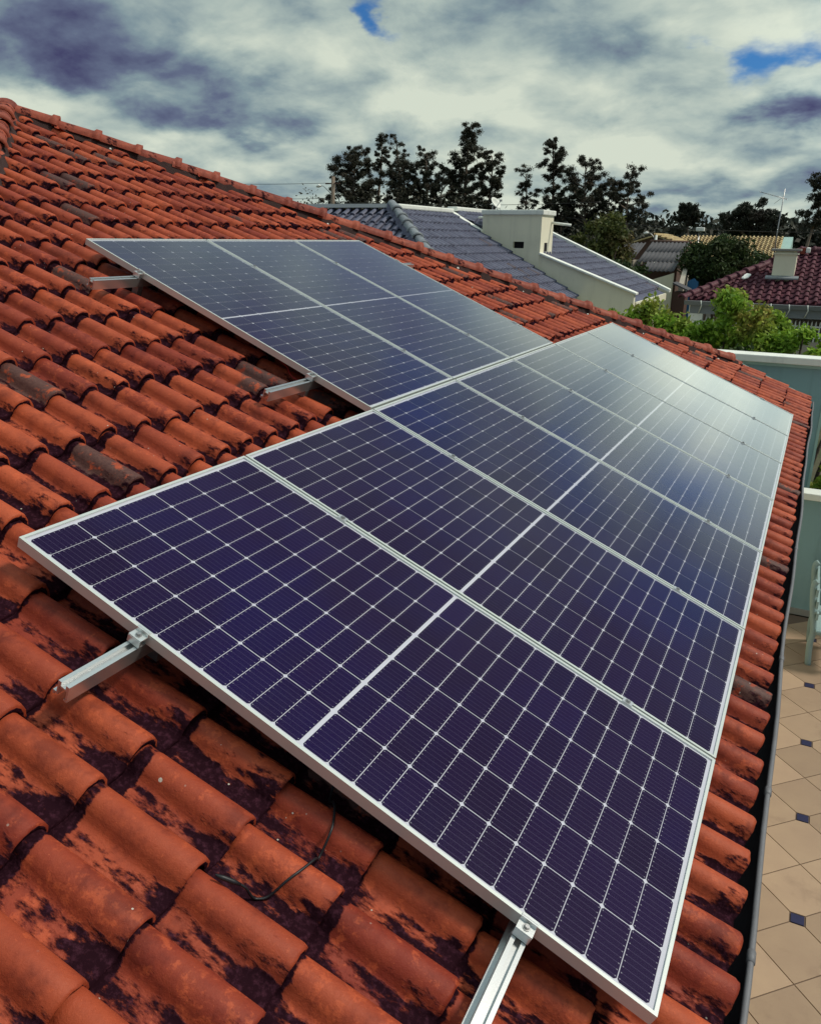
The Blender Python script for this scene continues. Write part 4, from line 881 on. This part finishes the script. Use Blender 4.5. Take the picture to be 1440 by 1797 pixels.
# palms on the skyline by the pole
for x, lab in ((-38.9, 'small palm top left of the pole'), (-37.3, 'small palm top close beside the pole')):
    p = thing('palm_tree', (x, 65, GZ), lab, 'palm', 'small palms on the skyline'); mb = MB(); mb.tube([(x, 65, GZ - .1), (x + .1, 65, -1), (x, 65, 2.4)], [.16, .12, .09], 7); mb.obj('trunk', M['bark'], p)
    for k in range(11):
        a = k * 2 * math.pi / 11; fm = MB(); c = Vector((x, 65, 2.4)); l_ = 1.05
        for q in range(9):
            t = (q + 1) / 9; s = c + Vector((math.cos(a) * l_ * t, math.sin(a) * l_ * t, .9 * t - 1.0 * t * t)); w = .34 * (1.1 - t)
            for sg in (-1, 1):
                e = s + Vector((-math.sin(a) * sg * w, math.cos(a) * sg * w, -.16)); fm.add([s, s + Vector((math.cos(a), math.sin(a), .0)) * .07, e], [(0, 1, 2)], tr=.5)
        fm.obj('frond', M['gum'], p)

# ------------------------------------------------------------------ pole, lamps, wires
up = thing('utility_pole', (-34.3, 60, GZ), 'concrete utility pole with street lamp left of the trees', 'utility pole')
mb = MB(); mb.tube([(-34.4, 60, GZ), (-34.3, 60, 1.5), (-34.15, 60, 4.7)], [.22, .19, .15], 10); mb.obj('post', M['pale_bark'], up)
mb = MB(); mb.tube([(-34.2, 60, 3.2), (-35.0, 59.8, 3.95), (-35.3, 59.8, 3.98)], .035, 6); la = mb.obj('lamp_arm', M['steel'], up)
mb = MB(); mb.tube([(-35.25, 59.8, 3.96), (-35.45, 59.8, 3.98), (-35.7, 59.8, 3.92)], [.06, .14, .07], 8); mb.obj('lamp_head', M['plate'], la)
mb = MB(); mb.box(-34.9, -33.5, 59.93, 60.0, 4.1, 4.2); mb.obj('crossarm', M['brown'], up)
sl_ = thing('street_lamp', (-4.1, 42, GZ), 'small white street lamp on a post behind the sheds', 'street lamp')
mb = MB(); mb.tube([(-4.05, 42, GZ), (-4.05, 42, .30)], [.07, .055], 8); mb.obj('post', M['white'], sl_)
mb = MB(); mb.tube(smooth_path([(-4.05, 42, -.2), (-4.15, 42, .15), (-4.35, 42, .36), (-4.5, 42, .38)], 4), .018, 6); mb.obj('arm', M['steel'], sl_)
mb = MB(); mb.tube([(-4.46, 42, .39), (-4.55, 42, .39), (-4.68, 42, .36)], [.05, .075, .04], 8); mb.obj('lamp_head', M['plate'], sl_)
wb = MB(); wb.box(-2.62, -2.2, 45, 45.3, .52, .72); wbo = thing('water_tank', (-2.4, 45.1, GZ), 'small white tank on a pole above the tan roof', 'tank'); bevel(wb.obj('tank', M['plate'], wbo), .04)
mb = MB(); mb.tube([(-2.45, 45.15, GZ), (-2.45, 45.15, .52)], .04, 6); mb.obj('post', M['steel'], wbo)
def wire(a, b, sag, label, r=.018):
    a, b = Vector(a), Vector(b); mb = MB(); mb.tube([a.lerp(b, t) - Vector((0, 0, sag * 4 * t * (1 - t))) for t in np.linspace(0, 1, 25)], r, 5); tag(mb.obj('overhead_wire', M['black']), label, 'wire', 'overhead wires')
wire((-70, 62, 5.9), (-34.6, 60, 4.2), .5, 'upper overhead wire running left from the pole')
wire((-70, 62, 4.3), (-34.2, 60, 3.0), .4, 'lower overhead wire running left from the pole')
wire((-34.0, 60, 4.2), (-22, 42, .7), .3, 'overhead wire dropping from the pole towards the grey roof')
wire((-34.0, 60, 2.75), (-12, 62, 2.7), .25, 'thin wire in front of the tree trunks left of the chimney')
wire((-14, 60, 1.55), (6, 60, .75), .35, 'long thin wire crossing in front of the forest at right')
